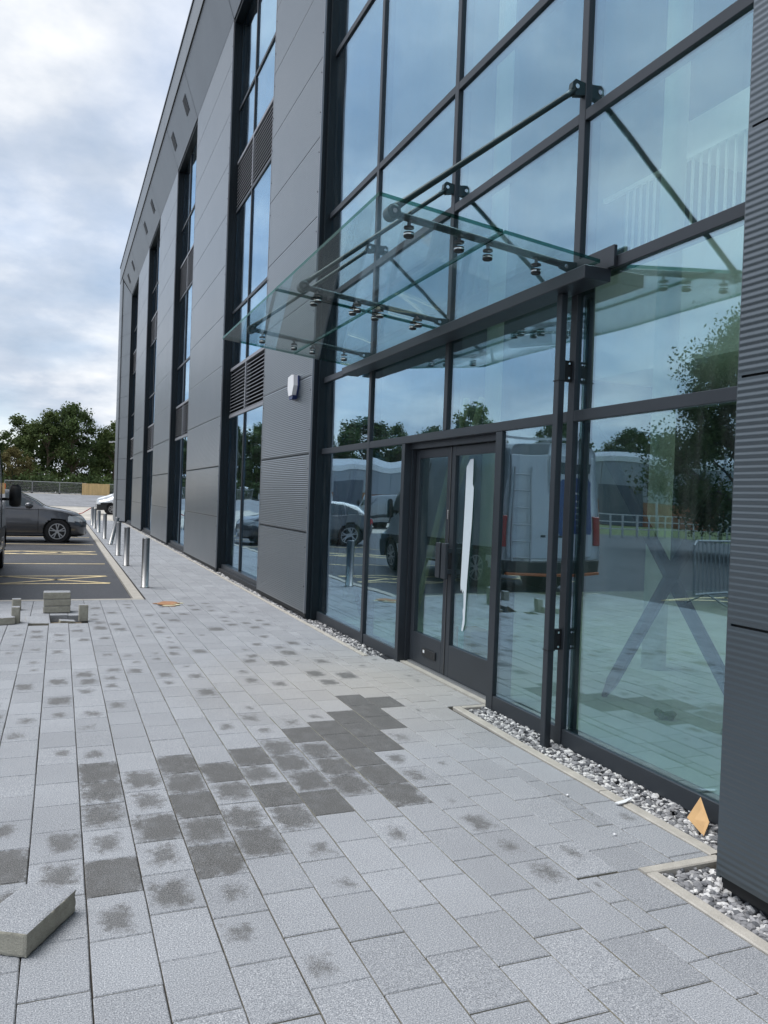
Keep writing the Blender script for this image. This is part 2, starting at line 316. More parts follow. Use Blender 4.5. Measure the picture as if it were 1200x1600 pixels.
def obj(name, mb, mat, parent=None, smooth=False, loc=None, kind=None):
    """one mesh object; world coordinates in mb, origin moved to loc (or to the root's origin)"""
    base = Vector(loc) if loc is not None else (OFF.get(parent.name, Vector((0, 0, 0))) if parent else Vector((0, 0, 0)))
    me = bpy.data.meshes.new(name); me.from_pydata([tuple(Vector(v)-base) for v in mb.v], [], mb.f)
    if getattr(mb, 'fix', False):
        import bmesh
        bm = bmesh.new(); bm.from_mesh(me); bmesh.ops.recalc_face_normals(bm, faces=bm.faces); bm.to_mesh(me); bm.free()
    if isinstance(mat, str): me.materials.append(MATS[mat])
    else:
        for q in mat: me.materials.append(MATS[q])
    if smooth: me.polygons.foreach_set('use_smooth', [True]*len(me.polygons))
    me.update()
    o = bpy.data.objects.new(name, me); COL.objects.link(o)
    if parent:
        o.parent = parent; o.location = base - OFF.get(parent.name, Vector((0, 0, 0)))
    else: o.location = base
    OFF[o.name] = base
    if kind: o['kind'] = kind
    return o
def tag(o, label, cat, group=None, kind=None):
    o['label'] = label; o['category'] = cat
    if group: o['group'] = group
    if kind: o['kind'] = kind
    return o
def root(name, loc, label, cat, group=None):
    o = bpy.data.objects.new(name, None); COL.objects.link(o); o.location = loc; OFF[o.name] = Vector(loc); o.empty_display_size = 0.3
    return tag(o, label, cat, group)
def struct(name, mb, mat, parent=None, label=None):
    o = obj(name, mb, mat, parent)
    if parent is None: o['kind'] = 'structure'
    if label: o['label'] = label
    return o
def copy_tree(o, parent=None):
    c = o.copy(); COL.objects.link(c)
    if parent: c.parent = parent
    for ch in list(o.children): copy_tree(ch, c)
    return c

# ------------------------------------------------------------------ ground, car park, pavement
gm = MB()
ys = [-300, -40, -3.2, 11, 34, 40, 62, 80, 95, 110, 130, 300, 1500]; zs = [-.11]*7+[.12, .45, .72, .78, .8, .8]
for i, (y, z) in enumerate(zip(ys, zs)):
    gm.v += [(-1500, y, z), (-120, y, z), (-3, y, z), (30, y, z), (1500, y, z)]
for i in range(len(ys)-1):
    for k in range(4): gm.f.append((i*5+k, i*5+k+1, i*5+k+6, i*5+k+5))
struct('ground', gm, 'ground', label='pale bare ground of the unfinished site stretching to the trees')
bk = MB()
for (y, z) in ((72, .03), (80, .2), (95, .53), (109, .78)): bk.v += [(-60, y, z), (30, y, z)]
bk.f = [(0,1,3,2),(2,3,5,4),(4,5,7,6)]
struct('gravel_bank', bk, 'gravel_bank', label='low bank of dark grey gravel in front of the mesh fence')
cp = MB(); cp.add([(-26, -30, -.028), (-2.9, -30, -.028), (-2.9, 11.46, -.028), (.985, 11.46, -.028), (.985, 36, -.028), (-26, 36, -.028)], [(0, 1, 2, 5), (2, 3, 4, 5)])
car_park = struct('car_park', cp, 'tarmac', label='dark tarmac car park with yellow bay markings')
def marking(lines, name='bay_marking'):
    m = MB()
    for (x0, y0, x1, y1, w) in lines:
        d = Vector((x1-x0, y1-y0, 0)).normalized(); n = Vector((-d.y, d.x, 0))*w/2
        a = Vector((x0, y0, -.0235)); b = Vector((x1, y1, -.0235)); m.add([a-n, b-n, b+n, a+n], [(0, 1, 2, 3)])
    return obj(name, m, 'yellow_paint', car_park)
def hatch(ya, yb, x0, x1, n):
    m = []
    for y in (ya, yb): m.append((x0, y, x1, y, .095))
    st_ = (x1-x0)/n
    for i in range(n):
        a = x0+i*st_
        m.append((a, ya+.04, a+st_, yb-.04, .095)); m.append((a, yb-.04, a+st_, ya+.04, .095))
    return m
marking(hatch(13.72, 14.92, -4.1, .8, 3)); marking(hatch(19.9, 20.8, -4.1, .85, 3)); marking([(-4.1, 17.35, .9, 17.35, .09)]); marking([(-4.1, 23.4, .9, 23.4, .09)])
marking([(-4.1, 26.9, .9, 26.9, .09)]); marking(hatch(29.0, 30.0, -4.1, .85, 3))
for Xh in (-6.6,):
    marking([(-6.8, 9.9, -3.3, 10.45, .09), (-6.8, 10.9, -3.3, 10.45, .09), (-5.0, 10.1, -5.0, 10.75, .2), (-6.8, 9.9, -5.0, 10.75, .08), (-6.8, 10.9, -5.0, 10.1, .08), (-6.8, 9.9, -6.8, 10.9, .12)])

EDG = []
def kerb(name, x0, x1, y0, y1, z1, cuts, axis, z0=-.1):
    m = MB(); p = (y0 if axis == 'y' else x0); q = (y1 if axis == 'y' else x1); n = max(1, round((q-p)/cuts)); L_ = (q-p)/n
    for i in range(n):
        a = p+i*L_+.002; b = p+(i+1)*L_-.002; dz = random.uniform(-.002, .002)
        if axis == 'y': m.cbox(x0, x1, a, b, z0, z1+dz, .005)
        else: m.cbox(a, b, y0, y1, z0, z1+dz, .005)
    o = obj(name, m, 'edging'); o['kind'] = 'structure'; return o
kerb('kerb', .992, 1.132, 11.56, 36, .004, .915, 'y')['label'] = 'pale flush concrete kerb beside the bollards'
kerb('kerb', -2.9, 1.132, 11.462, 11.555, .003, .915, 'x')['label'] = 'thin pale kerb between tarmac and paving'
def skew_edging(name, pts, w, side, z1=.006):
    m = MB()
    for (x0, y0), (x1, y1) in zip(pts[:-1], pts[1:]):
        n = max(1, round(math.hypot(x1-x0, y1-y0)/.915)); d = Vector((x1-x0, y1-y0, 0)).normalized(); nn = Vector((d.y, -d.x, 0))*w*side
        for i in range(n):
            a = Vector((x0, y0, 0)).lerp(Vector((x1, y1, 0)), i/n)+d*.0015; b = Vector((x0, y0, 0)).lerp(Vector((x1, y1, 0)), (i+1)/n)-d*.0015
            dz = random.uniform(-.002, .002); lo = Vector((0, 0, -.09)); hi = Vector((0, 0, z1+dz)); c = Vector((0, 0, -.005)); ins = nn.normalized()*.005
            vs = [a+lo, b+lo, b+nn+lo, a+nn+lo, a+hi+c, b+hi+c, b+nn+hi+c, a+nn+hi+c, a+hi+ins, b+hi+ins, b+nn+hi-ins, a+nn+hi-ins]
            m.add(vs, [(0,1,5,4),(1,2,6,5),(2,3,7,6),(3,0,4,7),(4,5,9,8),(5,6,10,9),(6,7,11,10),(7,4,8,11),(8,9,10,11)])
    m.fix = True
    o = obj(name, m, 'edging'); o['kind'] = 'structure'; return o
skew_edging('edging', [(2.281, -3), (2.281, 2.575)], .058, 1)['label'] = 'pale edging strip along the nearest gravel'
skew_edging('edging', [(2.281, 2.63), (2.70, 2.63)], .052, 1)['label'] = 'short pale edging across the end of the near gravel strip'
skew_edging('edging', [(2.682, 2.634), (2.690, 4.2), (2.718, 5.17)], .062, 1)['label'] = 'pale edging strip beside the gravel under the right-hand glazing'
skew_edging('edging', [(2.782, 5.175), (2.985, 5.175)], .05, 1)['label'] = 'short pale edging where the gravel meets the doorway paving'
skew_edging('edging', [(2.742, 7.09), (2.742, 12), (2.752, 41.5)], .05, 1)['label'] = 'long pale edging strip along the far wall'

# bedding under the pavers
bd = MB(); bd.add([(-2.9, -3, -.083), (2.28, -3, -.083), (2.28, 2.58, -.083), (3.05, 2.58, -.083), (3.05, 41.6, -.083), (1.13, 41.6, -.083), (1.13, 11.46, -.083), (-2.9, 11.46, -.083)],
                  [(0, 1, 2, 6, 7), (2, 3, 4, 5, 6)])
pavement = struct('pavement', bd, 'bedding', label='block paving in grey granite-look pavers beside the building')

js = MB()
for (x0, x1, y0, y1) in ((-2.9, 2.28, -3, 2.58), (-2.9, 2.7, 2.58, 9.40), (-2.9, -.32, 9.40, 10.14), (.27, 2.7, 9.40, 10.14), (-2.9, 2.7, 10.14, 11.46), (1.135, 2.74, 11.46, 41.5), (2.7, 2.98, 5.18, 7.08)):
    js.add([(x0, y0, -.0105), (x1, y0, -.0105), (x1, y1, -.0105), (x0, y1, -.0105)], [(0, 1, 2, 3)])
obj('joint_sand', js, 'joint_sand', pavement)
# damp and dirty marks on the pavers: (x, y, coverage)
_st = [
    (2.044, 5.625, 1), (2.096, 5.42, 1), (1.829, 5.219, 1), (1.978, 5.139, 1), (2.118, 5.188, 1), (1.669, 4.978, 0.95), (1.872, 4.885, 0.95), (1.456, 4.849, 0.95), (1.639, 4.659, 1), (1.802, 4.581, 0.7),
    (1.945, 4.754, 1), (1.845, 4.502, 0.9), (1.255, 4.6, 0.55), (1.457, 4.544, 0.55), (1.675, 4.328, 0.85), (1.049, 4.503, 0.72), (1.251, 4.302, 0.55), (1.459, 4.214, 0.6), (1.629, 4.003, 0.75), (0.843, 4.282, 0.7),
    (1.046, 4.171, 0.5), (1.243, 3.963, 0.6), (1.453, 3.902, 0.6), (0.825, 3.969, 0.5), (1.03, 3.931, 0.8), (0.66, 3.929, 0.6), (2.281, 5.567, 0.8), (2.074, 4.99, 0.8), (2.313, 7.995, 0.4), (2.087, 7.306, 0.45),
    (1.861, 6.977, 0.45), (2.292, 6.411, 0.5), (2.098, 6.391, 0.45), (2.078, 6.155, 0.4), (2.308, 6.811, 0.35), (1.062, 5.989, 0.4), (1.459, 6.474, 0.3), (1.458, 6.66, 0.25), (1.24, 5.267, 0.3), (2.132, 9.136, 0.35),
    (1.703, 9.03, 0.5), (1.69, 7.465, 0.3), (1.672, 6.249, 0.3), (1.506, 5.219, 0.25), (1.476, 8.338, 0.2), (2.102, 8.177, 0.3), (2.092, 7.808, 0.3), (2.303, 9.291, 0.3), (2.361, 8.982, 0.3), (1.942, 10.814, 0.3),
    (1.708, 10.684, 0.3), (2.151, 10.037, 0.3), (2.356, 9.94, 0.25), (1.898, 10.213, 0.3), (0.203, 4.022, 0.6), (0.225, 3.853, 0.5), (0.407, 3.898, 0.4), (0.441, 3.601, 0.62), (0.588, 3.803, 0.8), (-0.129, 3.516, 0.75),
    (-0.143, 3.817, 0.35), (-0.011, 3.621, 0.38), (0.011, 3.298, 0.4), (0.224, 3.216, 0.76), (0.261, 2.904, 0.3), (0.238, 3.462, 0.35), (0.422, 3.311, 0.35), (0.439, 3.002, 0.42), (-0.131, 3.224, 0.3), (0.82, 3.673, 0.52),
    (1.025, 3.571, 0.55), (1.231, 3.65, 0.85), (0.84, 3.339, 0.62), (1.052, 3.324, 0.26), (0.645, 3.211, 0.72), (0.665, 3.02, 0.2), (0.626, 2.717, 0.24), (0.805, 2.359, 0.24), (1.041, 2.898, 0.15), (0.648, 3.537, 0.55),
    (2.377, 5.543, 1), (2.138, 4.973, 0.95), (1.935, 4.511, 0.9), (1.713, 3.978, 0.7), (1.668, 3.719, 0.66), (1.879, 3.194, 0.34), (1.852, 3.86, 0.3), (1.876, 4.153, 0.28), (2.043, 2.879, 0.2), (2.141, 4.107, 0.12),
    (2.113, 3.971, 0.12), (1.879, 3.194, 0.3), (1.87, 2.717, 0.3), (0.241, 4.379, 0.7), (0.2, 4.131, 0.5), (0.431, 4.25, 0.5), (0.661, 4.442, 0.7), (0.636, 4.141, 0.6), (0.014, 6.633, 0.4), (-0.155, 6.564, 0.4),
    (0.219, 6.905, 0.42), (0.261, 6.52, 0.36), (0.006, 5.964, 0.45), (0.208, 5.677, 0.28), (0.638, 6.969, 0.35), (0.444, 9.287, 0.45), (0.431, 8.62, 0.3), (0.641, 9.2, 0.36), (0.227, 9.159, 0.35), (-0.176, 9.07, 0.36),
    (0.035, 8.596, 0.25), (0.243, 8.466, 0.3), (1.031, 9.855, 0.3), (0.679, 10.371, 0.34), (0.874, 10.937, 0.3), (0.46, 10.54, 0.35), (0.469, 9.847, 0.3), (1.294, 10.016, 0.36), (0.86, 9.277, 0.24), (-0.183, 5.617, 0.25),
    (0.613, 7.311, 0.2), (0.841, 7.264, 0.2), (1.023, 6.603, 0.35), (0.427, 6.651, 0.25), (0.846, 6.412, 0.25), (-0.378, 8.235, 0.2), (1.076, 8.018, 0.2),
]
PITCHX, LEN = 0.2055, 0.3055
cols = []   # (x0, x1, y0, y1, length, phase)
phase = {0: 2.459, 1: 2.270, 2: 2.478, 3: 2.286, 4: 2.497, 5: 2.33, 6: 2.208, 7: 2.318, 8: 2.529, 9: 2.335, 10: 2.53}
for k in range(-15, 11):
    x0 = .132+PITCHX*k; x1 = x0+PITCHX; ph = phase.get(k, 2.33 + (0.13 if k % 2 else 0.0) + random.uniform(-.05, .05))
    if x0 < -2.9: x0 = -2.895
    if k <= 8: cols.append((x0, x1, -3, 11.46, LEN, ph))
    else: cols.append((x0, x1, 2.632, 11.46, LEN, ph))
    if k >= 5:
        cols.append((max(x0, 1.135), x1, 11.46 if x0 > 1.13 else 11.56, 41.5, LEN, ph))
cols += [(1.981, 2.074, -3, 2.63, .2035, 2.023), (2.074, 2.279, -3, 2.63, LEN, 2.03)]
cols += [(2.3925, 2.487, 2.632, 41.5, .2035, 2.843), (2.487, 2.68, 2.632, 5.17, .312, 2.99), (2.487, 2.69, 5.17, 7.09, .205, 5.17), (2.69, 2.895, 5.178, 7.09, .305, 5.2), (2.895, 2.985, 5.178, 6.9, .205, 5.2), (2.487, 2.74, 7.09, 41.5, LEN, 7.1)]
HOLE = lambda x, y: -.31 < x < .26 and 9.42 < y < 10.12
PAV = []
J = .0024
for (x0, x1, y0, y1, ln, ph) in cols:
    k0 = math.floor((y0-ph)/ln); y = ph+k0*ln
    while y < y1:
        a = max(y, y0); b = min(y+ln, y1); y += ln
        if b-a < .03: continue
        cx, cy = (x0+x1)/2, (a+b)/2
        if HOLE(cx, cy): continue
        PAV.append([cx, cy, x1-x0-2*J, b-a-2*J])
def view_size(p):
    q = Vector((p[0], p[1], 0))-CAM; dz = q.dot(_f)
    if dz < .3: return 0
    x = 600+FPX*q.dot(_r)/dz; y = 800-FPX*q.dot(_u)/dz
    if not (-40 < x < 1240 and -40 < y < 1660): return 0
    return p[2]*p[3]*1.5/dz**3
PAV.sort(key=view_size, reverse=True)
def stain_of(p):
    s = 0
    for (x, y, v) in _st:
        if abs(x-p[0]) < p[2]/2+.004 and abs(y-p[1]) < p[3]/2+.004: s = max(s, v)
    if s == 0:
        r = random.random()
        if 4.2 < p[1] < 11 and -1.0 < p[0] < 2.4: s = random.uniform(.16, .36) if r < .27 else 0
        elif r < .08: s = random.uniform(.1, .22)
    return s
CH = .0035; TH = .08
def paver_geo(w, l):
    a, b = w/2, l/2; c = CH
    v = [(-a+c,-b+c,0),(a-c,-b+c,0),(a-c,b-c,0),(-a+c,b-c,0),(-a,-b,-c),(a,-b,-c),(a,b,-c),(-a,b,-c),(-a,-b,-TH),(a,-b,-TH),(a,b,-TH),(-a,b,-TH)]
    f = [(0,1,2,3),(4,5,1,0),(5,6,2,1),(6,7,3,2),(7,4,0,3),(8,9,5,4),(9,10,6,5),(10,11,7,6),(11,8,4,7)]
    pl = [(x/a, y/b, 0) for x, y, z in v]
    return v, f, pl
PMESH = {}
def paver_mesh(w, l, mats=('paver', 'concrete_side')):
    key = (round(w, 3), round(l, 3), mats)
    if key not in PMESH:
        v, f, pl = paver_geo(*key[:2]); me = bpy.data.meshes.new('paver'); me.from_pydata(v, [], f)
        at = me.attributes.new('ploc', 'FLOAT_VECTOR', 'POINT'); at.data.foreach_set('vector', np.array(pl, 'f').ravel())
        for q in mats: me.materials.append(MATS[q])
        for i in range(5, 9): me.polygons[i].material_index = 1
        me.update(); PMESH[key] = me
    return PMESH[key]
NEAR = PAV[:300]; REST = PAV[300:]
for p in NEAR:
    o = bpy.data.objects.new('paver', paver_mesh(p[2], p[3])); COL.objects.link(o); o.parent = pavement
    o.location = (p[0]+random.uniform(-.0008, .0008), p[1]+random.uniform(-.0008, .0008), random.gauss(0, .0006)); o.rotation_euler = (random.gauss(0, .0012), random.gauss(0, .0012), random.gauss(0, .0028))
    o['stain'] = float(stain_of(p)); o['seed'] = random.random()
VV, FF, PL, SS, SE = [], [], [], [], []
for p in REST:
    v, f, pl = paver_geo(p[2], p[3]); n = len(VV); dz = random.gauss(0, .0006); tx = random.gauss(0, .0012); ty = random.gauss(0, .0012)
    VV += [(x+p[0], y+p[1], z+dz+x*tx+y*ty) for x, y, z in v]; FF += [tuple(i+n for i in q) for q in f]; PL += pl
    s = stain_of(p); e = random.random(); SS += [s]*12; SE += [e]*12
me = bpy.data.meshes.new('far_pavers'); me.from_pydata(VV, [], FF)
me.attributes.new('ploc', 'FLOAT_VECTOR', 'POINT').data.foreach_set('vector', np.array(PL, 'f').ravel())
me.attributes.new('stain', 'FLOAT', 'POINT').data.foreach_set('value', np.array(SS, 'f')); me.attributes.new('seed', 'FLOAT', 'POINT').data.foreach_set('value', np.array(SE, 'f'))
me.materials.append(MATS['paver_far']); o = bpy.data.objects.new('far_pavers', me); COL.objects.link(o); o.parent = pavement; o['kind'] = 'stuff'

# loose pavers round the hole and in the foreground
def block(name, label, c, w, l, t, rot=(0, 0, 0), stain=0.0, cat='paver', group=None):
    import bmesh
    from mathutils import noise
    me = bpy.data.meshes.new(name); bm = bmesh.new(); bmesh.ops.create_cube(bm, size=1.0)
    bmesh.ops.subdivide_edges(bm, edges=bm.edges[:], cuts=15, use_grid_fill=True); so = random.uniform(0, 50)
    for v in bm.verts:
        p = Vector((v.co.x*w, v.co.y*l, v.co.z*t)); da = [w/2-abs(p.x), l/2-abs(p.y), t/2-abs(p.z)]; near = sorted(da)[1]   # distance to the nearest edge
        nz_ = noise.noise((p*55)+Vector((so, so, so)))*.5+.5; chip = max(0, .0105-near)/.0105*(.0015+.006*nz_**3); v.co = p
        sgn = [math.copysign(1, c) for c in p]
        for k in range(3):
            if da[k] < .012: v.co[k] -= sgn[k]*chip*(1 if da[k] < .001 else .3)
            if da[k] < .001: v.co[k] += sgn[k]*noise.noise(p*120+Vector((so, 0, 0)))*.0007
    bmesh.ops.recalc_face_normals(bm, faces=bm.faces); bm.to_mesh(me); bm.free()
    at = me.attributes.new('ploc', 'FLOAT_VECTOR', 'POINT'); at.data.foreach_set('vector', np.array([(v.co.x/w*2, v.co.y/l*2, 0) for v in me.vertices], 'f').ravel())
    me.materials.append(MATS['paver']); me.materials.append(MATS['concrete_side'])
    for q in me.polygons: q.material_index = 0 if q.normal.z > .8 and q.center.z > t*.4 else 1
    o = bpy.data.objects.new(name, me); COL.objects.link(o); o.location = c; o.rotation_euler = rot; o['stain'] = stain; o['seed'] = random.random()
    return tag(o, label, cat, group)
G1 = 'loose pavers around the open patch'
block('loose_paver', 'single loose grey paver with beige sides lying in the left foreground', (-.066, 2.905, .0415), .2, .3, .08, (0, 0, math.radians(-30.5)))
for i, (lb, dx) in enumerate((('bottom paver of the stack of three at the open patch', .0), ('middle paver of the stack of three at the open patch', .004), ('top paver of the stack of three at the open patch', -.003))):
    block('loose_paver', lb, (.006+dx, 10.385, .045+i*.083), .303, .2, .081, (0, 0, random.uniform(-.02, .02)), 0, 'paver', G1)
block('half_paver', 'small half paver standing upright right of the open patch', (.287, 9.64, .095), .1, .08, .19, (0, 0, .03), 0, 'paver', G1)
block('half_paver', 'nearer small block standing upright left of the open patch', (-.412, 9.62, .09), .085, .1, .18, (0, 0, -.04), 0, 'paver', G1)
block('half_paver', 'small block standing behind the nearer one left of the open patch', (-.45, 10.62, .07), .1, .1, .14, (0, 0, .1), 0, 'paver', G1)
block('loose_paver', 'tilted paver sunk into the open patch in the paving', (-.19, 9.78, -.028), .25, .3, .07, (math.radians(7), math.radians(2), .06), 0, 'paver', G1)
block('loose_paver', 'loose paver lying flat at the left edge of the picture beside the open patch', (-.62, 9.6, .042), .36, .3, .08, (.02, -.02, .25), 0, 'paver', G1)
block('broken_paver', 'broken half paver lying in the bottom of the open patch', (.12, 9.93, -.055), .17, .1, .05, (.05, .1, .2), 0, 'paver', G1)

# timber scraps
ws = root('timber_scraps', (1.40, 10.95, 0), 'flat patch of reddish brown splintered scraps on the far paving', 'scraps')
for i in range(11):
    x = 1.40+random.uniform(-.13, .12); y = 10.95+random.uniform(-.22, .2); l = random.uniform(.06, .15); w = random.uniform(.03, .09); a = random.uniform(-.4, .4); z = .001+i*.0012
    pts = [(-l, -w*.6), (-l*.4, -w), (l*.7, -w*.8), (l, -w*.1), (l*.6, w*.7), (-l*.5, w), (-l*1.05, w*.2)]
    m = MB(); m.prism([(x+px*math.cos(a)-py*math.sin(a), y+px*math.sin(a)+py*math.cos(a), z) for px, py in pts], (0, 0, .004)); m.fix = True; obj('splinter', m, 'scrap_wood' if i % 3 else 'pale_timber', ws)

# gravel strips
def ico():
    t = (1+5**.5)/2
    v = np.array([(-1,t,0),(1,t,0),(-1,-t,0),(1,-t,0),(0,-1,t),(0,1,t),(0,-1,-t),(0,1,-t),(t,0,-1),(t,0,1),(-t,0,-1),(-t,0,1)], float); v /= np.linalg.norm(v[0])
    f = np.array([(0,11,5),(0,5,1),(0,1,7),(0,7,10),(0,10,11),(1,5,9),(5,11,4),(11,10,2),(10,7,6),(7,1,8),(3,9,4),(3,4,2),(3,2,6),(3,6,8),(3,8,9),(4,9,5),(2,4,11),(6,2,10),(8,6,7),(9,8,1)])
    return v, f
IV, IF = ico()
def gravel(name, label, regions, n, size, zfun):
    allv, allf, sh = [], [], []; tot = sum((b-a)*(d-c) for a, b, c, d in regions); k = 0
    for (a, b, c, d) in regions:
        m_ = int(n*(b-a)*(d-c)/tot); xs = RNG.uniform(a, b, m_); ys_ = RNG.uniform(c, d, m_)
        for x, y in zip(xs, ys_):
            r = size*RNG.uniform(.55, 1.15); sc = r*np.array([RNG.uniform(.7, 1.3), RNG.uniform(.7, 1.3), RNG.uniform(.5, .85)])
            V = IV*sc*RNG.uniform(.78, 1.15, (12, 1)); th = RNG.uniform(0, 6.28); ph = RNG.uniform(-.6, .6)
            R1 = np.array([(math.cos(th), -math.sin(th), 0), (math.sin(th), math.cos(th), 0), (0, 0, 1)]); R2 = np.array([(1, 0, 0), (0, math.cos(ph), -math.sin(ph)), (0, math.sin(ph), math.cos(ph))])
            V = V@R2.T@R1.T + np.array((x, y, zfun(x, y)+RNG.uniform(-.012, .012)))
            allv.append(V); allf.append(IF+12*k); sh += [float(np.clip(RNG.beta(1.0, 1.05), 0, 1))]*12; k += 1
    V = np.concatenate(allv); F = np.concatenate(allf); me = bpy.data.meshes.new(name); me.from_pydata(V.tolist(), [], F.tolist())
    me.attributes.new('shade', 'FLOAT', 'POINT').data.foreach_set('value', np.array(sh, 'f')); me.materials.append(MATS['gravel']); me.update()
    o = bpy.data.objects.new(name, me); COL.objects.link(o); return tag(o, label, 'gravel', kind='stuff')
def bedstrip(x0, x1, y0, y1, z):
    return
gravel('gravel', 'white and grey gravel strip at the foot of the near ribbed column', [(2.335, 2.62, .8, 2.58)], 2600, .0185, lambda x, y: -.022)
gravel('gravel', 'white and grey gravel strip under the right-hand glazing', [(2.745, 3.02, 2.62, 5.13)], 3300, .0185, lambda x, y: -.024+(.012 if x > 2.9 else 0))
gravel('gravel', 'narrow gravel strip along the wall left of the doors', [(2.79, 2.99, 7.1, 14)], 3900, .019, lambda x, y: -.016)
gravel('gravel', 'far end of the narrow gravel strip along the wall', [(2.79, 2.99, 14, 41.3)], 4200, .034, lambda x, y: -.02)
gb = MB(); 
for (x0, x1, y0, y1) in ((2.338, 3.0, -3, 2.578), (2.74, 3.05, 2.62, 5.17)): gb.add([(x0, y0, -.06), (x1, y0, -.06), (x1, y1, -.06), (x0, y1, -.06)], [(0, 1, 2, 3)])
struct('gravel_bed', gb, 'bedding')

# ------------------------------------------------------------------ the building
XC, XG, XF = 2.83, 3.0, 2.455          # cladding face, glazing front, frame face
B = root('office_building', (XC, 20, 0), 'new three-storey office building with dark ribbed cladding and tall glazing', 'building')
LEV = [.07] + [1.07+.973*i for i in range(0, 10)] + [10.62]
def ribbed(x, y0, y1, z0, z1, flip=1, pitch=.0253, amp=.0014, seg=6, thick=.04):
    """panel with horizontal micro ribs, face towards -X, edges returned"""
    m = MB(); n = max(1, round((z1-z0-.02)/pitch)); zz = [z0]; xx = [x]
    a0 = z0+.01; a1 = z1-.01
    for i in range(n*seg+1):
        t = i/(n*seg); zz.append(a0+(a1-a0)*t); xx.append(x-amp*(1-math.cos(2*math.pi*i/seg)))
    zz.append(z1); xx.append(x)
    vs = []; 
    for z, q in zip(zz, xx): vs += [(q, y0, z), (q, y1, z)]
    fs = [(2*i, 2*i+2, 2*i+3, 2*i+1) for i in range(len(zz)-1)]
    k = len(vs); vs += [(x+thick, y0, z0), (x+thick, y1, z0), (x+thick, y0, z1), (x+thick, y1, z1)]; e = 2*(len(zz)-1)
    fs += [(0, 1, k+1, k), (e, k+2, k+3, e+1), (0, k, k+2, e), (1, e+1, k+3, k+1)]
    return m.add(vs, fs)
def pier(y0, y1, seg, name='cladding_panel', x=XC, top=10.62):
    for i in range(len(LEV)-1):
        z0, z1 = LEV[i]+.006, min(LEV[i+1], top)-.006
        obj(name, ribbed(x, y0+.02, y1-.02, z0, z1, seg=seg), 'cladding', B)
    m = MB(); m.box(x+.012, x+.2, y0+.002, y1-.002, .02, top); obj('backing_wall', m, 'black', B)
    for yy, s in ((y0, 1), (y1, -1)):
        m = MB(); m.box(x-.004, x+.02, min(yy, yy+s*.022), max(yy, yy+s*.022), .07, top-.002); obj('corner_trim', m, 'trim', B)
PIERS = [(9.40, 11.95), (15.43, 19.72), (23.23, 27.4), (31.0, 35.2)]
for i, (a, b) in enumerate(PIERS): pier(a, b, 6 if i == 0 else 4)
# screws along pier edges
sc = MB()
for (a, b) in PIERS[:2]:
    for yy in (a+.05, b-.05):
        for k in range(21):
            z = .35+k*.4865+.05; sc.lathe((XC-.003, yy, z), (-1, 0, 0), [(.008, -.004), (.008, .004)], 6)
s_ = obj('screws', sc, 'black', B); s_['kind'] = 'stuff'
# plinth under the cladding
m = MB(); m.box(XC+.05, XC+.19, 9.42, 38.8, -.1, .075); obj('plinth', m, 'plinth', B)
# far leg of the frame: splayed panels and front face
for i in range(len(LEV)-1):
    z0, z1 = LEV[i]+.006, LEV[i+1]-.006
    def zt(z, Y): return z
    m = MB(); zi = z1; m.add([(XC, 38.8, z0), (2.475, 40.2, z0), (2.475, 40.2, z1 if i < len(LEV)-2 else 11.62), (XC, 38.8, z1)], [(0, 1, 2, 3)]); m.add([(XC+.05, 38.85, z0), (2.525, 40.2, z0), (2.525, 40.2, z1), (XC+.05, 38.85, z1)], [(3, 2, 1, 0)])
    obj('splayed_panel', m, 'soffit', B)
    m = MB(); m.cbox(2.47, 2.51, 40.206, 41.69, z0, z1 if i < len(LEV)-2 else 11.68, .004); obj('end_panel', m, 'soffit', B)
m = MB(); m.box(2.5, 2.9, 40.0, 41.68, .02, 11.7); m.box(XC+.02, 3.2, 38.82, 41.68, .02, 11.6); obj('backing_wall', m, 'black', B)
# soffit (splayed) and parapet
SJ = [2.4, 6, 9.4, 11.95, 15.43, 19.8, 23.2, 27.45, 31.0, 35.2, 38.78]
for a, b in zip(SJ[:-1], SJ[1:]):
    e1 = 1.42 if b > 38 else 0
    m = MB(); g_ = .012
    m.add([(XC-.001, a+g_, 10.625), (XC-.001, b-g_, 10.625), (2.472, b+e1-g_, 11.70), (2.472, a+g_, 11.70)], [(0, 1, 2, 3)]); m.add([(XC+.05, a+g_, 10.66), (XC+.05, b-g_, 10.66), (2.522, b+e1-g_, 11.735), (2.522, a+g_, 11.735)], [(3, 2, 1, 0)])
    obj('soffit_panel', m, 'soffit', B)
PJ = [-6, -2, 2.4, 6.5, 10.7, 15, 19.3, 23.6, 27.9, 32.2, 36.4, 41.7]
for a, b in zip(PJ[:-1], PJ[1:]):
    m = MB(); m.cbox(2.455, 2.5, a+.006, b-.006, 11.72, 12.5, .004); obj('parapet_panel', m, 'soffit', B)
m = MB(); m.box(2.43, 2.95, -6, 41.72, 12.505, 12.56); obj('coping', m, 'frame', B)
m = MB(); m.box(2.448, 2.475, 2.4, 40.3, 11.69, 11.715); obj('drip_trim', m, 'black', B)
m = MB(); m.box(2.505, 2.9, -6, 41.68, 11.745, 12.5); obj('parapet_core', m, 'black', B)
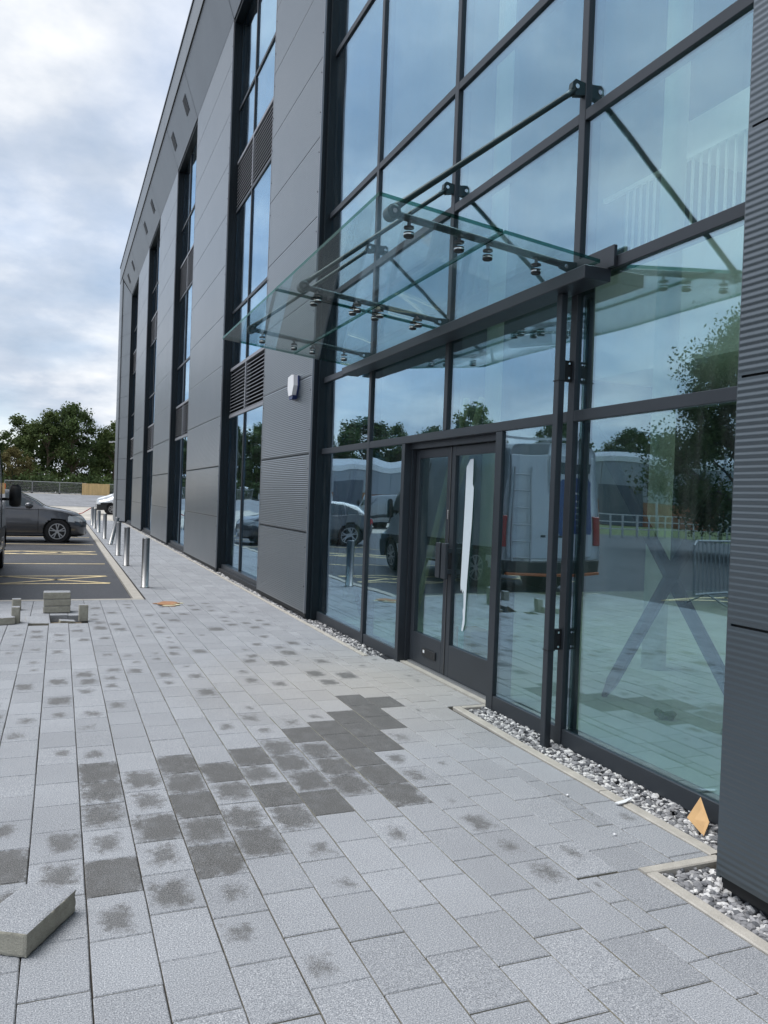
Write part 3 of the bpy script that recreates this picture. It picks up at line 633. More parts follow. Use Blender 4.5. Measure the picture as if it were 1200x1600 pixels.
for yv in (20.5, 22.75, 28.2, 30.6, 35.95, 38.2):
    c = Vector((2.64, yv, 11.195)); t_ = Vector((2.472-XC, 0, 11.70-10.625)).normalized(); nrm = Vector((-t_.z, 0, t_.x)); 
    if nrm.x > 0: nrm = -nrm
    m = MB(); w, h = .20, .19
    q = [c+nrm*.012+Vector((0, sx*w, 0))+t_*sy*h for sx, sy in ((-1,-1),(1,-1),(1,1),(-1,1))]; m.prism(q, -nrm*.05); vb = obj('soffit_vent', m, 'frame', B)
    m = MB()
    for k in range(6):
        p = c+nrm*.0135+t_*(-.15+k*.06); m.prism([p+Vector((0, -.17, 0))-t_*.02, p+Vector((0, .17, 0))-t_*.02, p+Vector((0, .17, 0))+t_*.02, p+Vector((0, -.17, 0))+t_*.02], nrm*.003)
    obj('vent_slots', m, 'black', vb)
# near leg: ribbed column standing forward of the glazing
NL = [.065] + [1.063+.973*i for i in range(0, 11)]
for i in range(len(NL)-1):
    obj('cladding_panel', ribbed(XF, -5.9, 2.375, NL[i]+.005, NL[i+1]-.005, seg=10, amp=.0010), 'cladding', B)
m = MB(); m.box(XF+.02, 3.2, -5.9, 2.362, .02, 11.7); obj('backing_wall', m, 'black', B)
m = MB(); m.box(XF+.055, XF+.12, -5.9, 2.35, -.1, .028); m.box(XF+.03, XF+.2, -5.9, 2.345, .028, .06); obj('plinth', m, 'plinth', B)
m = MB(); m.box(XF+.001, XF+.03, 2.36, 2.38, .06, 11.7); obj('corner_trim', m, 'cladding', B)
m = MB(); m.box(XF+.03, 3.2, 2.362, 2.378, .03, 11.7); obj('reveal', m, 'jamb', B)
# body of the building behind
m = MB(); m.box(2.5, 22, 41.3, 41.66, .02, 12.4); m.box(21.7, 22, -6, 41.3, .0, 12.4); m.box(3.2, 21.7, -6, -5.7, .0, 12.4); obj('outer_wall', m, 'soffit', B)
m = MB(); m.box(2.9, 3.4, -6, 11.2, 12.1, 12.4); m.box(11.4, 22, -6, 11.2, 12.1, 12.4); m.box(2.9, 22, 11.2, 41.66, 12.1, 12.4); m.box(3.4, 11.4, -6, -4, 12.1, 12.4); obj('roof', m, 'black', B)
for k in range(5):  # unseen rooflight, added to let daylight brighten the interior
    m = MB(); m.box(3.4, 11.4, -4+k*3.04+.03, -4+(k+1)*3.04-.03, 12.42, 12.43); obj('added_rooflight_pane', m, 'canopy_glass', B)
    m = MB(); m.box(3.4, 11.4, -4+k*3.04-.05, -4+k*3.04+.05, 12.2, 12.41); obj('added_rooflight_bar', m, 'frame', B)
# interior
m = MB(); m.box(3.08, 21.7, -5.7, 41.3, -.2, .02); obj('interior_floor', m, 'interior_floor', B)
m = MB(); m.box(3.3, 21.7, 11.9, 41.3, 3.1, 3.9); m.box(3.3, 21.7, 11.9, 41.3, 7.0, 7.85); m.box(3.3, 21.7, 11.9, 41.3, 10.7, 12.1); obj('floor_slab', m, 'interior_grey', B)
m = MB(); m.box(8.6, 11.8, -5.7, 11.6, 3.75, 5.5); obj('landing', m, 'interior_white', B)
m = MB(); m.box(10.4, 11.8, -5.7, 11.6, 8.0, 8.6); obj('upper_landing', m, 'interior_white', B)
m = MB(); m.box(11.8, 12.0, -5.7, 11.6, .02, 12.1); m.box(3.2, 21, 11.6, 11.9, .02, 12.1); obj('interior_wall', m, 'interior_dark', B)
for yv in (2.6, 5.9, 9.1): 
    m = MB(); m.tube([(5.2, yv, .02), (5.2, yv, 10.7)], .11, 14); obj('column', m, 'interior_white', B, True)
for yv in (15.4, 23.2, 31.0):
    m = MB(); m.box(3.5, 3.75, yv+1.2, yv+1.45, .02, 10.7); obj('column', m, 'interior_grey', B)
def brace(name, p0, p1, w, mat):
    p0 = Vector(p0); p1 = Vector(p1); d = (p1-p0).normalized(); q = p0+d*.16; q2 = p1-d*.16
    m = MB(); n = Vector((0, -d.z, d.y))
    for a, b, wa, wb in ((p0, q, .02, w), (q, q2, w, w), (q2, p1, w, .02)):
        m.prism([a-n*wa/2, a+n*wa/2, b+n*wb/2, b-n*wb/2], (.035, 0, 0))
    return obj(name, m, mat, B)
brace('cross_brace', (4.0, 5.10, .02), (4.0, 2.9, 3.3), .095, 'brace_steel'); brace('cross_brace', (4.05, 3.62, .02), (4.05, 6.1, 2.95), .095, 'brace_steel')
brace('cross_brace', (3.6, 11.4, 2.55), (3.6, 9.5, .02), .08, 'brace_steel'); brace('cross_brace', (3.64, 9.57, 2.6), (3.64, 11.11, .02), .08, 'brace_steel')
for a, b in (((4.0, 8.72, .02), (4.0, 7.55, 2.62)), ((4.1, 8.32, .85), (4.1, 7.4, 2.62)), ((4.0, 11.2, .02), (4.0, 10.2, 2.6))):
    m = MB(); m.tube([a, b], .035, 10); obj('prop', m, 'pale_timber', B, True)
m = MB()
for k in range(15):
    y = 2.2+k*.28; z = 5.5+k*.18; m.box(9.8, 11.2, y, y+.32, z, z+.05)
stair = obj('staircase', m, 'interior_grey', B)
m = MB(); m.bar((9.78, 2.2, 6.45), (9.78, 6.4, 9.15), .05); m.bar((9.78, 2.2, 5.57), (9.78, 6.4, 8.27), .04, .25); obj('handrail', m, 'galvanised', stair)
lb_ = MB(); lb_.bar((8.65, -3, 6.85), (8.65, 11.5, 6.85), .07); lb_ = obj('balustrade', lb_, 'white_plastic', B)
for k in range(70):
    y = -.5+k*.165; m = MB(); m.box(8.64, 8.67, y, y+.03, 5.5, 6.83); obj('baluster', m, 'white_plastic', lb_)

# window bays
def frame_bar(parent, name, x0, x1, y0, y1, z0, z1, mat='frame'):
    m = MB(); m.cbox(x0, x1, y0, y1, z0, z1, .003); return obj(name, m, mat, parent)
def pane(parent, y0, y1, z0, z1, x=XG-.022, name='pane', mat='glass'):
    m = MB(); m.box(x, x+.008, y0, y1, z0, z1); a = random.gauss(0, .0006); b = random.gauss(0, .0006); cy, cz = (y0+y1)/2, (z0+z1)/2
    m.v = [(px+(py-cy)*a+(pz-cz)*b, py, pz) for px, py, pz in m.v]
    return obj(name, m, mat, parent)
def louvre(parent, y0, y1, z0, z1):
    m = MB(); n = 13; h = (z1-z0)/n
    for i in range(n):
        z = z0+i*h
        m.add([(XG-.005, y0, z+.012), (XG-.005, y1, z+.012), (XG+.06, y1, z+h*.95), (XG+.06, y0, z+h*.95)], [(0, 1, 2, 3)])
        m.box(XG-.010, XG-.004, y0, y1, z, z+.012)
    o = obj('louvre_blades', m, ['louvre', 'black'], parent); o['kind'] = 'stuff'
    for q in o.data.polygons: q.material_index = 1 if q.index % 7 == 0 else 0  # slanted faces coloured black: painted shade for the gaps between the lips
    m = MB(); m.box(XG+.062, XG+.07, y0, y1, z0, z1); obj('louvre_backing', m, 'black', parent)
def bay(y0, y1):
    # reveals of the far pier and the near pier
    m = MB(); m.box(XC+.02, XG+.12, y1-.012, y1+.002, .02, 10.6); m.box(XC+.02, XG+.12, y0-.002, y0+.012, .02, 10.6); m.box(XC+.02, XG+.1, y0+.013, y1-.013, 10.56, 10.618)
    m.box(XC+.085, XG+.0, y1-.03, y1-.013, .02, 10.55)
    w = obj('window_bay', m, 'jamb', B)
    a, b = y0+.02, y1-.02; ym = y0+2.05
    frame_bar(w, 'sill', XG-.07, XG+.06, a, b, .0, .15); frame_bar(w, 'jamb', XG, XG+.06, a, a+.05, .151, 10.55, 'jamb'); frame_bar(w, 'jamb', XG, XG+.06, b-.05, b, .151, 10.55, 'jamb')
    zs_ = [(.15, 2.97, 'p'), (3.03, 3.87, 'l'), (3.93, 4.97, 'p'), (5.03, 6.9, 'p'), (6.96, 7.84, 'l'), (7.9, 8.87, 'p'), (8.93, 10.53, 'p')]
    for (z0, z1, k) in zs_:
        for (p, q) in ((a+.05, ym-.025), (ym+.025, b-.05)):
            if k == 'p': pane(w, p, q, z0, z1, XG)
            else: louvre(w, p, q, z0+.01, z1-.01)
        if z1 < 10: frame_bar(w, 'transom', XG-.022, XG+.06, a+.052, b-.052, z1+.001, z1+.059, 'frame' if k == 'p' and z1 > 4.5 else 'louvre')
        frame_bar(w, 'mullion', XG-.026, XG+.06, ym-.024, ym+.024, z0, z1, 'frame' if k == 'p' else 'louvre')
for (a, b) in ((11.95, 15.43), (19.72, 23.23), (27.4, 31.0), (35.2, 38.8)): bay(a, b)

# entrance curtain wall
YA, YB = 2.38, 9.40
m = MB(); m.box(XC+.02, XG+.12, YB-.012, YB+.002, .0, 10.6); m.box(XC+.07, XG+.06, YB-.075, YB-.013, .0, 10.55); m.box(XC+.02, XG+.1, YA, YB-.013, 10.56, 10.618)
CW = obj('curtain_wall', m, 'jamb', B)
MY = [7.735, 5.965, 4.195]; TZ = [2.072, 2.943, 3.945, 4.95, 6.92, 8.5]; HW = .032; CF = XG-.045
YR = [9.325] + MY + [2.38]
for i in range(4):
    y1, y0 = YR[i]-(0 if i == 0 else HW), YR[i+1]+(HW if i < 3 else 0)
    zz = TZ + [10.56]
    for j in range(len(TZ)):
        z0 = TZ[j]+.036; z1 = zz[j+1]-.036
        pane(CW, y0-.005, y1+.005, z0-.004, z1+.004)
    for z in TZ:
        if z == 2.072 and i in (1, 2): continue
        frame_bar(CW, 'transom', CF+.002, XG+.06, y0, y1, z-.034, z+.034)
for i, y in enumerate(MY):
    frame_bar(CW, 'mullion', CF, XG+.08, y-HW, y+HW, 2.107 if i == 1 else -.02, 10.56)
frame_bar(CW, 'transom', CF+.002, XG+.06, 4.195+HW, 7.735-HW, 2.038, 2.106)
# ground-floor screen
DL, DR = 6.815, 5.07
frame_bar(CW, 'mullion', CF+.004, XG+.12, DL-.035, DL+.035, -.02, 2.037); frame_bar(CW, 'mullion', CF+.004, XG+.12, DR-.045, DR+.045, -.02, 2.037)
for y0, y1 in ((7.735+HW, 9.325), (DL+.035, 7.735-HW), (4.195+HW, DR-.045), (2.38, 4.195-HW)):
    frame_bar(CW, 'sill', CF+.008, XG+.06, y0, y1, -.0, .105); pane(CW, y0-.004, y1+.004, .1, 2.042)
    m = MB(); m.box(XG-.09, XG+.06, y0, y1, -.1, -.003); obj('plinth', m, 'plinth', CW)
# doors
XD = XG+.07
D = None
m = MB(); m.box(XD-.05, XD+.06, DR+.046, DL-.036, 1.985, 2.037); m.box(XD-.04, XD+.06, DL-.06, DL-.036, .012, 1.984); m.box(XD-.04, XD+.06, DR+.046, DR+.08, .012, 1.984)
D = obj('double_door', m, 'frame', B)
ya, yb, yc = DL-.065, 6.03, DR+.085
for (p, q, nm) in ((ya, yb+.004, 0), (yb-.004, yc, 1)):
    m = MB(); hi_, lo_ = p, q
    m.cbox(XD, XD+.045, hi_-.07, hi_, .03, 1.98, .003); m.cbox(XD, XD+.045, lo_, lo_+.07, .03, 1.98, .003); m.cbox(XD, XD+.045, lo_+.071, hi_-.071, 1.90, 1.98, .003); m.cbox(XD, XD+.045, lo_+.071, hi_-.071, .03, .30, .003)
    m.fix = True; obj('door_leaf', m, 'frame', D); pane(D, lo_+.066, hi_-.066, .295, 1.905, XD+.02)
m = MB(); m.box(XD-.006, XD-.001, yb-.003, yb+.003, .04, 1.98); obj('meeting_seal', m, 'stainless', D)
for yy in (yb+.055, yb-.055):
    m = MB(); m.cbox(XD-.075, XD-.045, yy-.04, yy+.04, .86, 1.16, .004); m.cbox(XD-.045, XD-.0005, yy-.02, yy+.02, .9, .94, .002); m.cbox(XD-.045, XD-.0005, yy-.02, yy+.02, 1.08, 1.12, .002); obj('pull_handle', m, 'frame', D)
m = MB(); m.cbox(XD-.012, XD-.0005, yb+.16, yb+.43, .12, .19, .003); lp = obj('letter_plate', m, 'dark_plastic', D)
m = MB(); m.box(XD-.0145, XD-.0125, yb+.37, yb+.40, .15, .175); obj('sticker', m, 'white_plastic', lp)
m = MB(); m.cbox(XD-.008, XD-.0005, yb+.018, yb+.04, 1.36, 1.44, .002); obj('lock', m, 'chrome', D)
# torn strip of white protective film on the right leaf
fx = XD+.012; F_ = [(5.78, 1.80), (5.72, 1.86), (5.665, 1.865), (5.665, 1.66), (5.645, 1.63), (5.655, 1.35), (5.70, .86), (5.715, .52), (5.74, .455), (5.765, .455), (5.745, .56), (5.755, .63), (5.742, .645), (5.752, .79), (5.775, .76), (5.78, .80), (5.80, .775), (5.81, .83), (5.80, 1.1), (5.785, 1.5)]
m = MB(); m.prism([(fx, y, z) for y, z in F_], (.001, 0, 0)); m.fix = True; obj('protective_film', m, 'film', D)
m = MB(); m.box(XG-.012, XG+.1, DR+.05, DL-.04, -.06, .012); obj('threshold', m, 'edging', D)
m = MB(); m.box(XD-.03, XD+.05, DR+.072, DL-.092, .0125, .028); obj('sill_strip', m, 'trim', D)
# post in front of the screen, with brackets
m = MB(); m.cbox(2.85, 2.897, 4.18, 4.233, -.06, 2.829, .004); PT = obj('post', m, 'frame', B)
for z in (.60, 2.29):
    m = MB(); m.cbox(2.898, CF-.001, 4.19, 4.225, z, z+.13, .002); m.cbox(2.846, 2.901, 4.176, 4.237, z-.003, z+.003, .001); obj('bracket', m, 'black', PT)
    m = MB()
    for dz in (.02, .11): m.lathe((2.93, 4.189, z+dz), (0, -1, 0), [(.007, 0), (.007, .004)], 8)
    obj('bolt', m, 'chrome', PT)
# beam over the entrance
m = MB(); m.cbox(2.765, 2.954, 3.84, 8.11, 2.83, 2.908, .004); obj('entrance_beam', m, 'frame', B)
m = MB(); m.cbox(2.93, 2.953, 3.79, 4.15, 2.9095, 3.035, .002); obj('end_plate', m, 'frame', B)
# interior soffit behind transom (blind box over the doors)
# white floodlight near the far corner
m = MB(); m.box(2.30, 2.45, 41.0, 41.12, 3.86, 3.92); m.box(2.15, 2.32, 40.95, 41.17, 3.84, 3.9); fl = tag(obj('floodlight', m, 'white_plastic', None, loc=(2.45, 41.05, 3.88)), 'small white floodlight on the far corner of the building', 'light')

# ------------------------------------------------------------------ canopy
CN = root('glass_canopy', (2.9, 5.97, 2.95), 'sloping green-tinted glass canopy on dark steel arms over the entrance', 'canopy')
def cz(x): return 3.071-(x-1.478)*.1015          # glass plane
YN, YF, YM, XO, XM, XI = 3.84, 8.095, 5.967, 1.478, 2.223, 2.872
for (y0, y1) in ((YN, YM-.006), (YM+.006, YF)):
    for (x0, x1) in ((XO, XM-.006), (XM+.006, XI)):
        m = MB(); t = .0215
        m.add([(x0, y0, cz(x0)), (x1, y0, cz(x1)), (x1, y1, cz(x1)), (x0, y1, cz(x0)), (x0, y0, cz(x0)+t), (x1, y0, cz(x1)+t), (x1, y1, cz(x1)+t), (x0, y1, cz(x0)+t)], [(0,3,2,1),(4,5,6,7),(0,1,5,4),(1,2,6,5),(2,3,7,6),(3,0,4,7)])
        o = obj('glass_panel', m, ['canopy_glass', 'glass_edge'], CN)
        for i in (2, 3, 4, 5): o.data.polygons[i].material_index = 1
for y in (4.19, 5.967, 7.745):
    m = MB(); m.tube([(1.694, y, 3.130), (2.84, y, 3.011)], .022, 12); m.lathe((1.694, y-.045, 3.130), (0, 1, 0), [(.03, 0), (.042, .008), (.042, .082), (.03, .09)], 14); m.prism([(2.83, y-.012, 3.026), (2.83, y-.012, 2.986), (2.956, y-.012, 2.95), (2.956, y-.012, 3.032)], (0, .024, 0)); m.fix = True
    arm = obj('arm', m, 'canopy_steel', CN, False)
    m = MB(); m.lathe((2.87, y-.016, 2.996), (0, 1, 0), [(.014, 0), (.014, .034)], 8); m.lathe((1.694, y-.05, 3.130), (0, 1, 0), [(.014, 0), (.014, .1)], 8); obj('bolt', m, 'chrome', arm)
    m = MB(); m.tube([(1.694, y, 3.150), (1.774, y, 3.214), (2.818, y, 4.036), (2.886, y, 4.09)], [.026, .019, .019, .024], 10); obj('tie_rod', m, 'canopy_steel', CN, True)
    m = MB(); m.prism([(2.858, y-.02, 4.095), (2.863, y-.02, 4.135), (2.883, y-.02, 4.155), (2.956, y-.02, 4.145), (2.956, y-.02, 4.07), (2.888, y-.02, 4.055)], (0, .04, 0)); m.fix = True; bk_ = obj('wall_bracket', m, 'canopy_steel', CN)
    m = MB(); m.lathe((2.893, y-.026, 4.11), (0, 1, 0), [(.015, 0), (.015, .052)], 8); obj('bolt', m, 'chrome', bk_)
    sides = ((.0,) if y != 5.967 else (-.055, .055))
    for dy in sides:
        for x in (1.803, 2.128, 2.32, 2.66):
            m = MB(); g0 = cz(x); yy = y+dy
            m.tube([(x, y, 3.130-(x-1.694)*.1043-.01), (x, yy, g0+.03)], .011, 8)
            m.lathe((x, yy, g0), (0, 0, 1), [(.026, -.030), (.03, -.026), (.03, -.002), (.026, -.0005)], 14); m.lathe((x, yy, g0+.022), (0, 0, 1), [(.03, 0), (.03, .01), (.018, .014)], 14); m.fix = True
            pk = obj('glass_clamp', m, 'dark_plastic', CN)
            m = MB(); m.lathe((x, yy, g0), (0, 0, 1), [(.0315, -.018), (.0315, -.010)], 14); obj('clamp_ring', m, 'chrome', pk)

# alarm bell box
AB = root('alarm_box', (XC, 10.13, 2.95), 'white wedge-shaped alarm box with blue base on the ribbed cladding', 'alarm')
m = MB(); A_ = [(10.0, 3.085), (10.10, 3.10), (10.27, 3.08), (10.275, 2.93), (10.22, 2.83), (10.06, 2.83), (9.985, 2.95)]
m.prism([(XC-.075, y, z) for y, z in A_], (.074, 0, 0)); m.fix = True; obj('cover', m, 'white_plastic', AB)
m = MB(); m.prism([(XC-.066, y, z) for y, z in ((10.235, 2.828), (10.20, 2.78), (10.07, 2.78), (10.045, 2.828))], (.064, 0, 0)); m.prism([(XC-.02, y, z) for y, z in ((9.98, 3.08), (9.995, 3.08), (9.985, 2.95), (10.05, 2.83), (10.03, 2.83), (9.965, 2.95))], (.018, 0, 0)); m.fix = True; obj('lens', m, 'blue_plastic', AB)

# things on and behind the paving
m = MB(); K_ = [(2.92, 2.945, .118), (2.826, 2.93, .034), (2.843, 2.838, -.02), (2.882, 2.846, .038)]
n_ = Vector((-.72, -.45, .6)).normalized()*.005
m.prism(K_, n_); m.fix = True; tag(obj('board_offcut', m, 'board', loc=(2.85, 2.85, 0)), 'kite-shaped tan board offcut leaning in the gravel beside the column', 'board')
m = MB(); m.prism([(2.649, 3.242, .009), (2.66, 3.222, .009), (2.70, 3.222, .012), (2.76, 3.243, .018), (2.768, 3.262, .018), (2.71, 3.25, .013)], (0, 0, .004)); m.fix = True; tag(obj('plastic_shim', m, 'white_plastic', loc=(2.7, 3.24, 0)), 'white plastic offcut lying across the edging under the right-hand glazing', 'offcut')
def pebble(x, y, r, lab):
    V = IV*np.array([r*1.2, r, r*.8])*RNG.uniform(.8, 1.1, (12, 1)) + np.array((x, y, r*.6)); m = MB(); m.add(V.tolist(), IF.tolist()); tag(obj('pebble', m, 'white_plastic', loc=(x, y, 0)), lab, 'pebble', 'stray white pebbles')
pebble(2.405, 2.935, .009, 'stray white pebble on the joint of the border paving near the column'); pebble(2.49, 3.42, .008, 'stray white pebble on a paver beside the white plastic offcut'); pebble(2.945, 3.75, .012, 'stray white pebble on the plinth under the right-hand glazing')
# inside: box with a mint sheet, rubble on the floor
cb = root('cardboard_box', (3.5, 6.32, .02), 'yellow-brown cardboard box inside the right-hand door', 'box')
m = MB(); m.cbox(3.4, 3.6, 6.17, 6.47, .022, .37, .003); obj('carton', m, 'cardboard', cb)
m = MB(); m.box(3.394, 3.398, 6.30, 6.40, .19, .385); obj('paper_sheet', m, 'mint_paper', cb)
def lump(x, y, r, lab):
    m = MB()
    for k in range(7):
        V = IV*r*RNG.uniform(.35, .6)*RNG.uniform(.7, 1.2, (12, 1))+np.array((x+RNG.uniform(-r, r)*.8, y+RNG.uniform(-r, r)*.8, .02+r*RNG.uniform(.25, .7))); m.add(V.tolist(), IF.tolist())
    tag(obj('crumpled_paper', m, 'moss', loc=(x, y, .02)), lab, 'litter', 'crumpled litter inside')
lump(4.02, 4.42, .07, 'larger crumpled green paper on the floor behind the right-hand glazing'); lump(4.16, 4.02, .045, 'smaller crumpled green paper on the floor behind the right-hand glazing')

# ------------------------------------------------------------------ bollards
bol = [(1.27, 12.89), (1.27, 16.67), (1.28, 19.31), (1.33, 23.17), (1.31, 25.9), (1.3, 29.75), (1.28, 32.62), (1.29, 35.6)]
BL = ['steel bollard nearest the camera at the corner of the kerb', 'second steel bollard from the camera', 'third steel bollard from the camera, in front of the leaning one', 'steel bollard leaning to the right', 'first steel bollard beyond the leaning one',
      'second steel bollard beyond the leaning one', 'third steel bollard beyond the leaning one, beside the car bonnet', 'farthest steel bollard, with the red cord tied to it']
def bollard(x, y, lab, lean=0):
    r_ = root('bollard', (x, y, 0), lab, 'bollard', 'steel bollards along the kerb')
    m = MB(); m.lathe((x, y, -.01), (0, 0, 1), [(.057, 0), (.057, .775), (.054, .786), (.045, .79), (.02, .792)], 24); obj('tube', m, 'stainless', r_, False)
    m = MB(); m.lathe((x, y, .002), (0, 0, 1), [(.072, 0), (.072, .003), (.0585, .006)], 24); obj('base_collar', m, 'dark_plastic', r_)
    for o in r_.children:
        for p in o.data.polygons: p.use_smooth = len(p.vertices) == 4 and abs(p.normal.z) < .5
    if lean: r_.rotation_euler = (0, lean, 0)
for i, (x, y) in enumerate(bol): bollard(x, y, BL[i], .22 if i == 3 else 0)
m = MB(); m.tube([(1.29, 35.6, .77), (.9, 35.9, .5), (.3, 36.3, .35), (-1.5, 37, .3)], .018, 6); tag(obj('cord', m, 'red_cord', loc=(1.29, 35.6, .7)), 'red cord hanging from the farthest bollard', 'cord')

# ------------------------------------------------------------------ vehicles (param loft)
def catmull(P, n):
    P = np.asarray(P, float); k = len(P); out = []
    Q = np.concatenate([[2*P[0]-P[1]], P, [2*P[-1]-P[-2]]])
    for s in np.linspace(0, k-1, n):
        i = min(int(s), k-2); t = s-i; p0, p1, p2, p3 = Q[i], Q[i+1], Q[i+2], Q[i+3]
        out.append(.5*((2*p1)+(-p0+p2)*t+(2*p0-5*p1+4*p2-p3)*t*t+(-p0+3*p1-3*p2+p3)*t**3))
    return np.array(out)
class Loft:
    def __init__(s, stations, nu, nv):
        # stations: list of (x, [(y,z)...half section bottom to top])
        S = np.array([[(x, y, z) for y, z in sec] for x, sec in stations]); S = np.stack([catmull(S[i], nv) for i in range(len(S))])
        S = np.stack([catmull(S[:, j], nu) for j in range(nv)], 1); S[:, :, 1] = np.maximum(S[:, :, 1], 0); S[:, 0, 1] = 0; S[:, -1, 1] = 0; s.S = S; s.nu = nu; s.nv = nv
    def mesh(s, skip=None, cap=True):
        m = MB(); S = s.S; nu, nv = s.nu, s.nv
        for sg in (1, -1):
            n = len(m.v); m.v += [(p[0], p[1]*sg, p[2]) for p in S.reshape(-1, 3)]
            for i in range(nu-1):
                for j in range(nv-1):
                    c = (S[i, j]+S[i+1, j+1])/2
                    if skip and skip(c): continue
                    q = (n+i*nv+j, n+(i+1)*nv+j, n+(i+1)*nv+j+1, n+i*nv+j+1); m.f.append(q if sg > 0 else q[::-1])
            if cap:
                for i in (0, nu-1):
                    q = tuple(n+i*nv+j for j in range(nv)); m.f.append(q)
        return m
    def patch(s, x0, x1, sel, sg, off=.006):
        """faces of the surface whose centre satisfies sel, moved outwards"""
        m = MB(); S = s.S; idx = {}
        dU = np.gradient(S, axis=0); dV = np.gradient(S, axis=1); Nn = np.cross(dU, dV); Nn /= np.linalg.norm(Nn, axis=2, keepdims=True)+1e-9
        c0 = S.mean((0, 1)); c0[1] = 0
        fl = np.sign((Nn*(S-c0)).sum(2, keepdims=True)); fl[fl == 0] = 1; P = S+Nn*fl*off
        def vid(i, j):
            if (i, j) not in idx: p = P[i, j]; idx[(i, j)] = len(m.v); m.v.append((p[0], p[1]*sg, p[2]))
            return idx[(i, j)]
        for i in range(s.nu-1):
            for j in range(s.nv-1):
                c = (S[i, j]+S[i+1, j+1])/2
                if x0 < c[0] < x1 and sel(c): m.f.append((vid(i, j), vid(i+1, j), vid(i+1, j+1), vid(i, j+1)))
        m.fix = True
        return m
def local_root(name, loc, rz, label, cat, group=None):
    o = bpy.data.objects.new(name, None); COL.objects.link(o); o.location = loc; o.rotation_euler = (0, 0, rz); OFF[o.name] = Vector((0, 0, 0)); return tag(o, label, cat, group)
def lobj(name, mb, mat, parent, smooth=False):
    o = obj(name, mb, mat, None, smooth); o.parent = parent; o.location = (0, 0, 0); OFF[o.name] = Vector((0, 0, 0)); return o
def wheel(parent, x, y, r, w, side, spokes=5, rimmat='alloy'):
    m = MB(); m.lathe((x, y-side*w, r), (0, side, 0), [(r*.66, 0), (r*.95, .0), (r, .02), (r, w-.02), (r*.95, w), (r*.68, w)], 28); ty = lobj('wheel', m, 'rubber', parent)
    m = MB(); m.lathe((x, y-side*.06, r), (0, side, 0), [(r*.66, 0), (r*.66, .02)], 24); lobj('brake_disc', m, 'black', ty)
    m = MB(); c = Vector((x, y+side*.006, r)); m.lathe((x, y-side*.045, r), (0, side, 0), [(r*.16, 0), (r*.16, .05)], 14)
    for k in range(24):
        a0, a1 = 2*math.pi*k/24, 2*math.pi*(k+1)/24
        f = lambda a, q: (c.x+q*math.cos(a), c.y-side*.002, c.z+q*math.sin(a)); g2 = lambda a, q: (c.x+q*math.cos(a), c.y-side*.03, c.z+q*math.sin(a))
        m.add([f(a0, r*.62), f(a1, r*.62), f(a1, r*.69), f(a0, r*.69)], [(0, 1, 2, 3)]); m.add([f(a0, r*.62), f(a1, r*.62), g2(a1, r*.6), g2(a0, r*.6)], [(0, 1, 2, 3)])
    for k in range(spokes):
        for da in (-.2, .2):
            a = 2*math.pi*k/spokes+.3; p0 = c+Vector((math.cos(a)*r*.12, -side*.01, math.sin(a)*r*.12)); p1 = c+Vector((math.cos(a+da)*r*.64, -side*.006, math.sin(a+da)*r*.64)); m.bar(p0, p1, .028, .02, (0, 1, 0))
    m.fix = True; lobj('rim', m, rimmat, ty)
def sec_car(zb, ws, wm, zm, wb, zb2, wr, zr):
    return [(0, zb), (ws*.7, zb), (ws, zb+.04), (wm-.015, zb+.2), (wm, zm), (wb+.005, zb2-.04), (wb, zb2), ((wb+wr)/2+.01, (zb2+zr)/2), (wr, zr-.035), (wr*.75, zr-.008), (0, zr)]
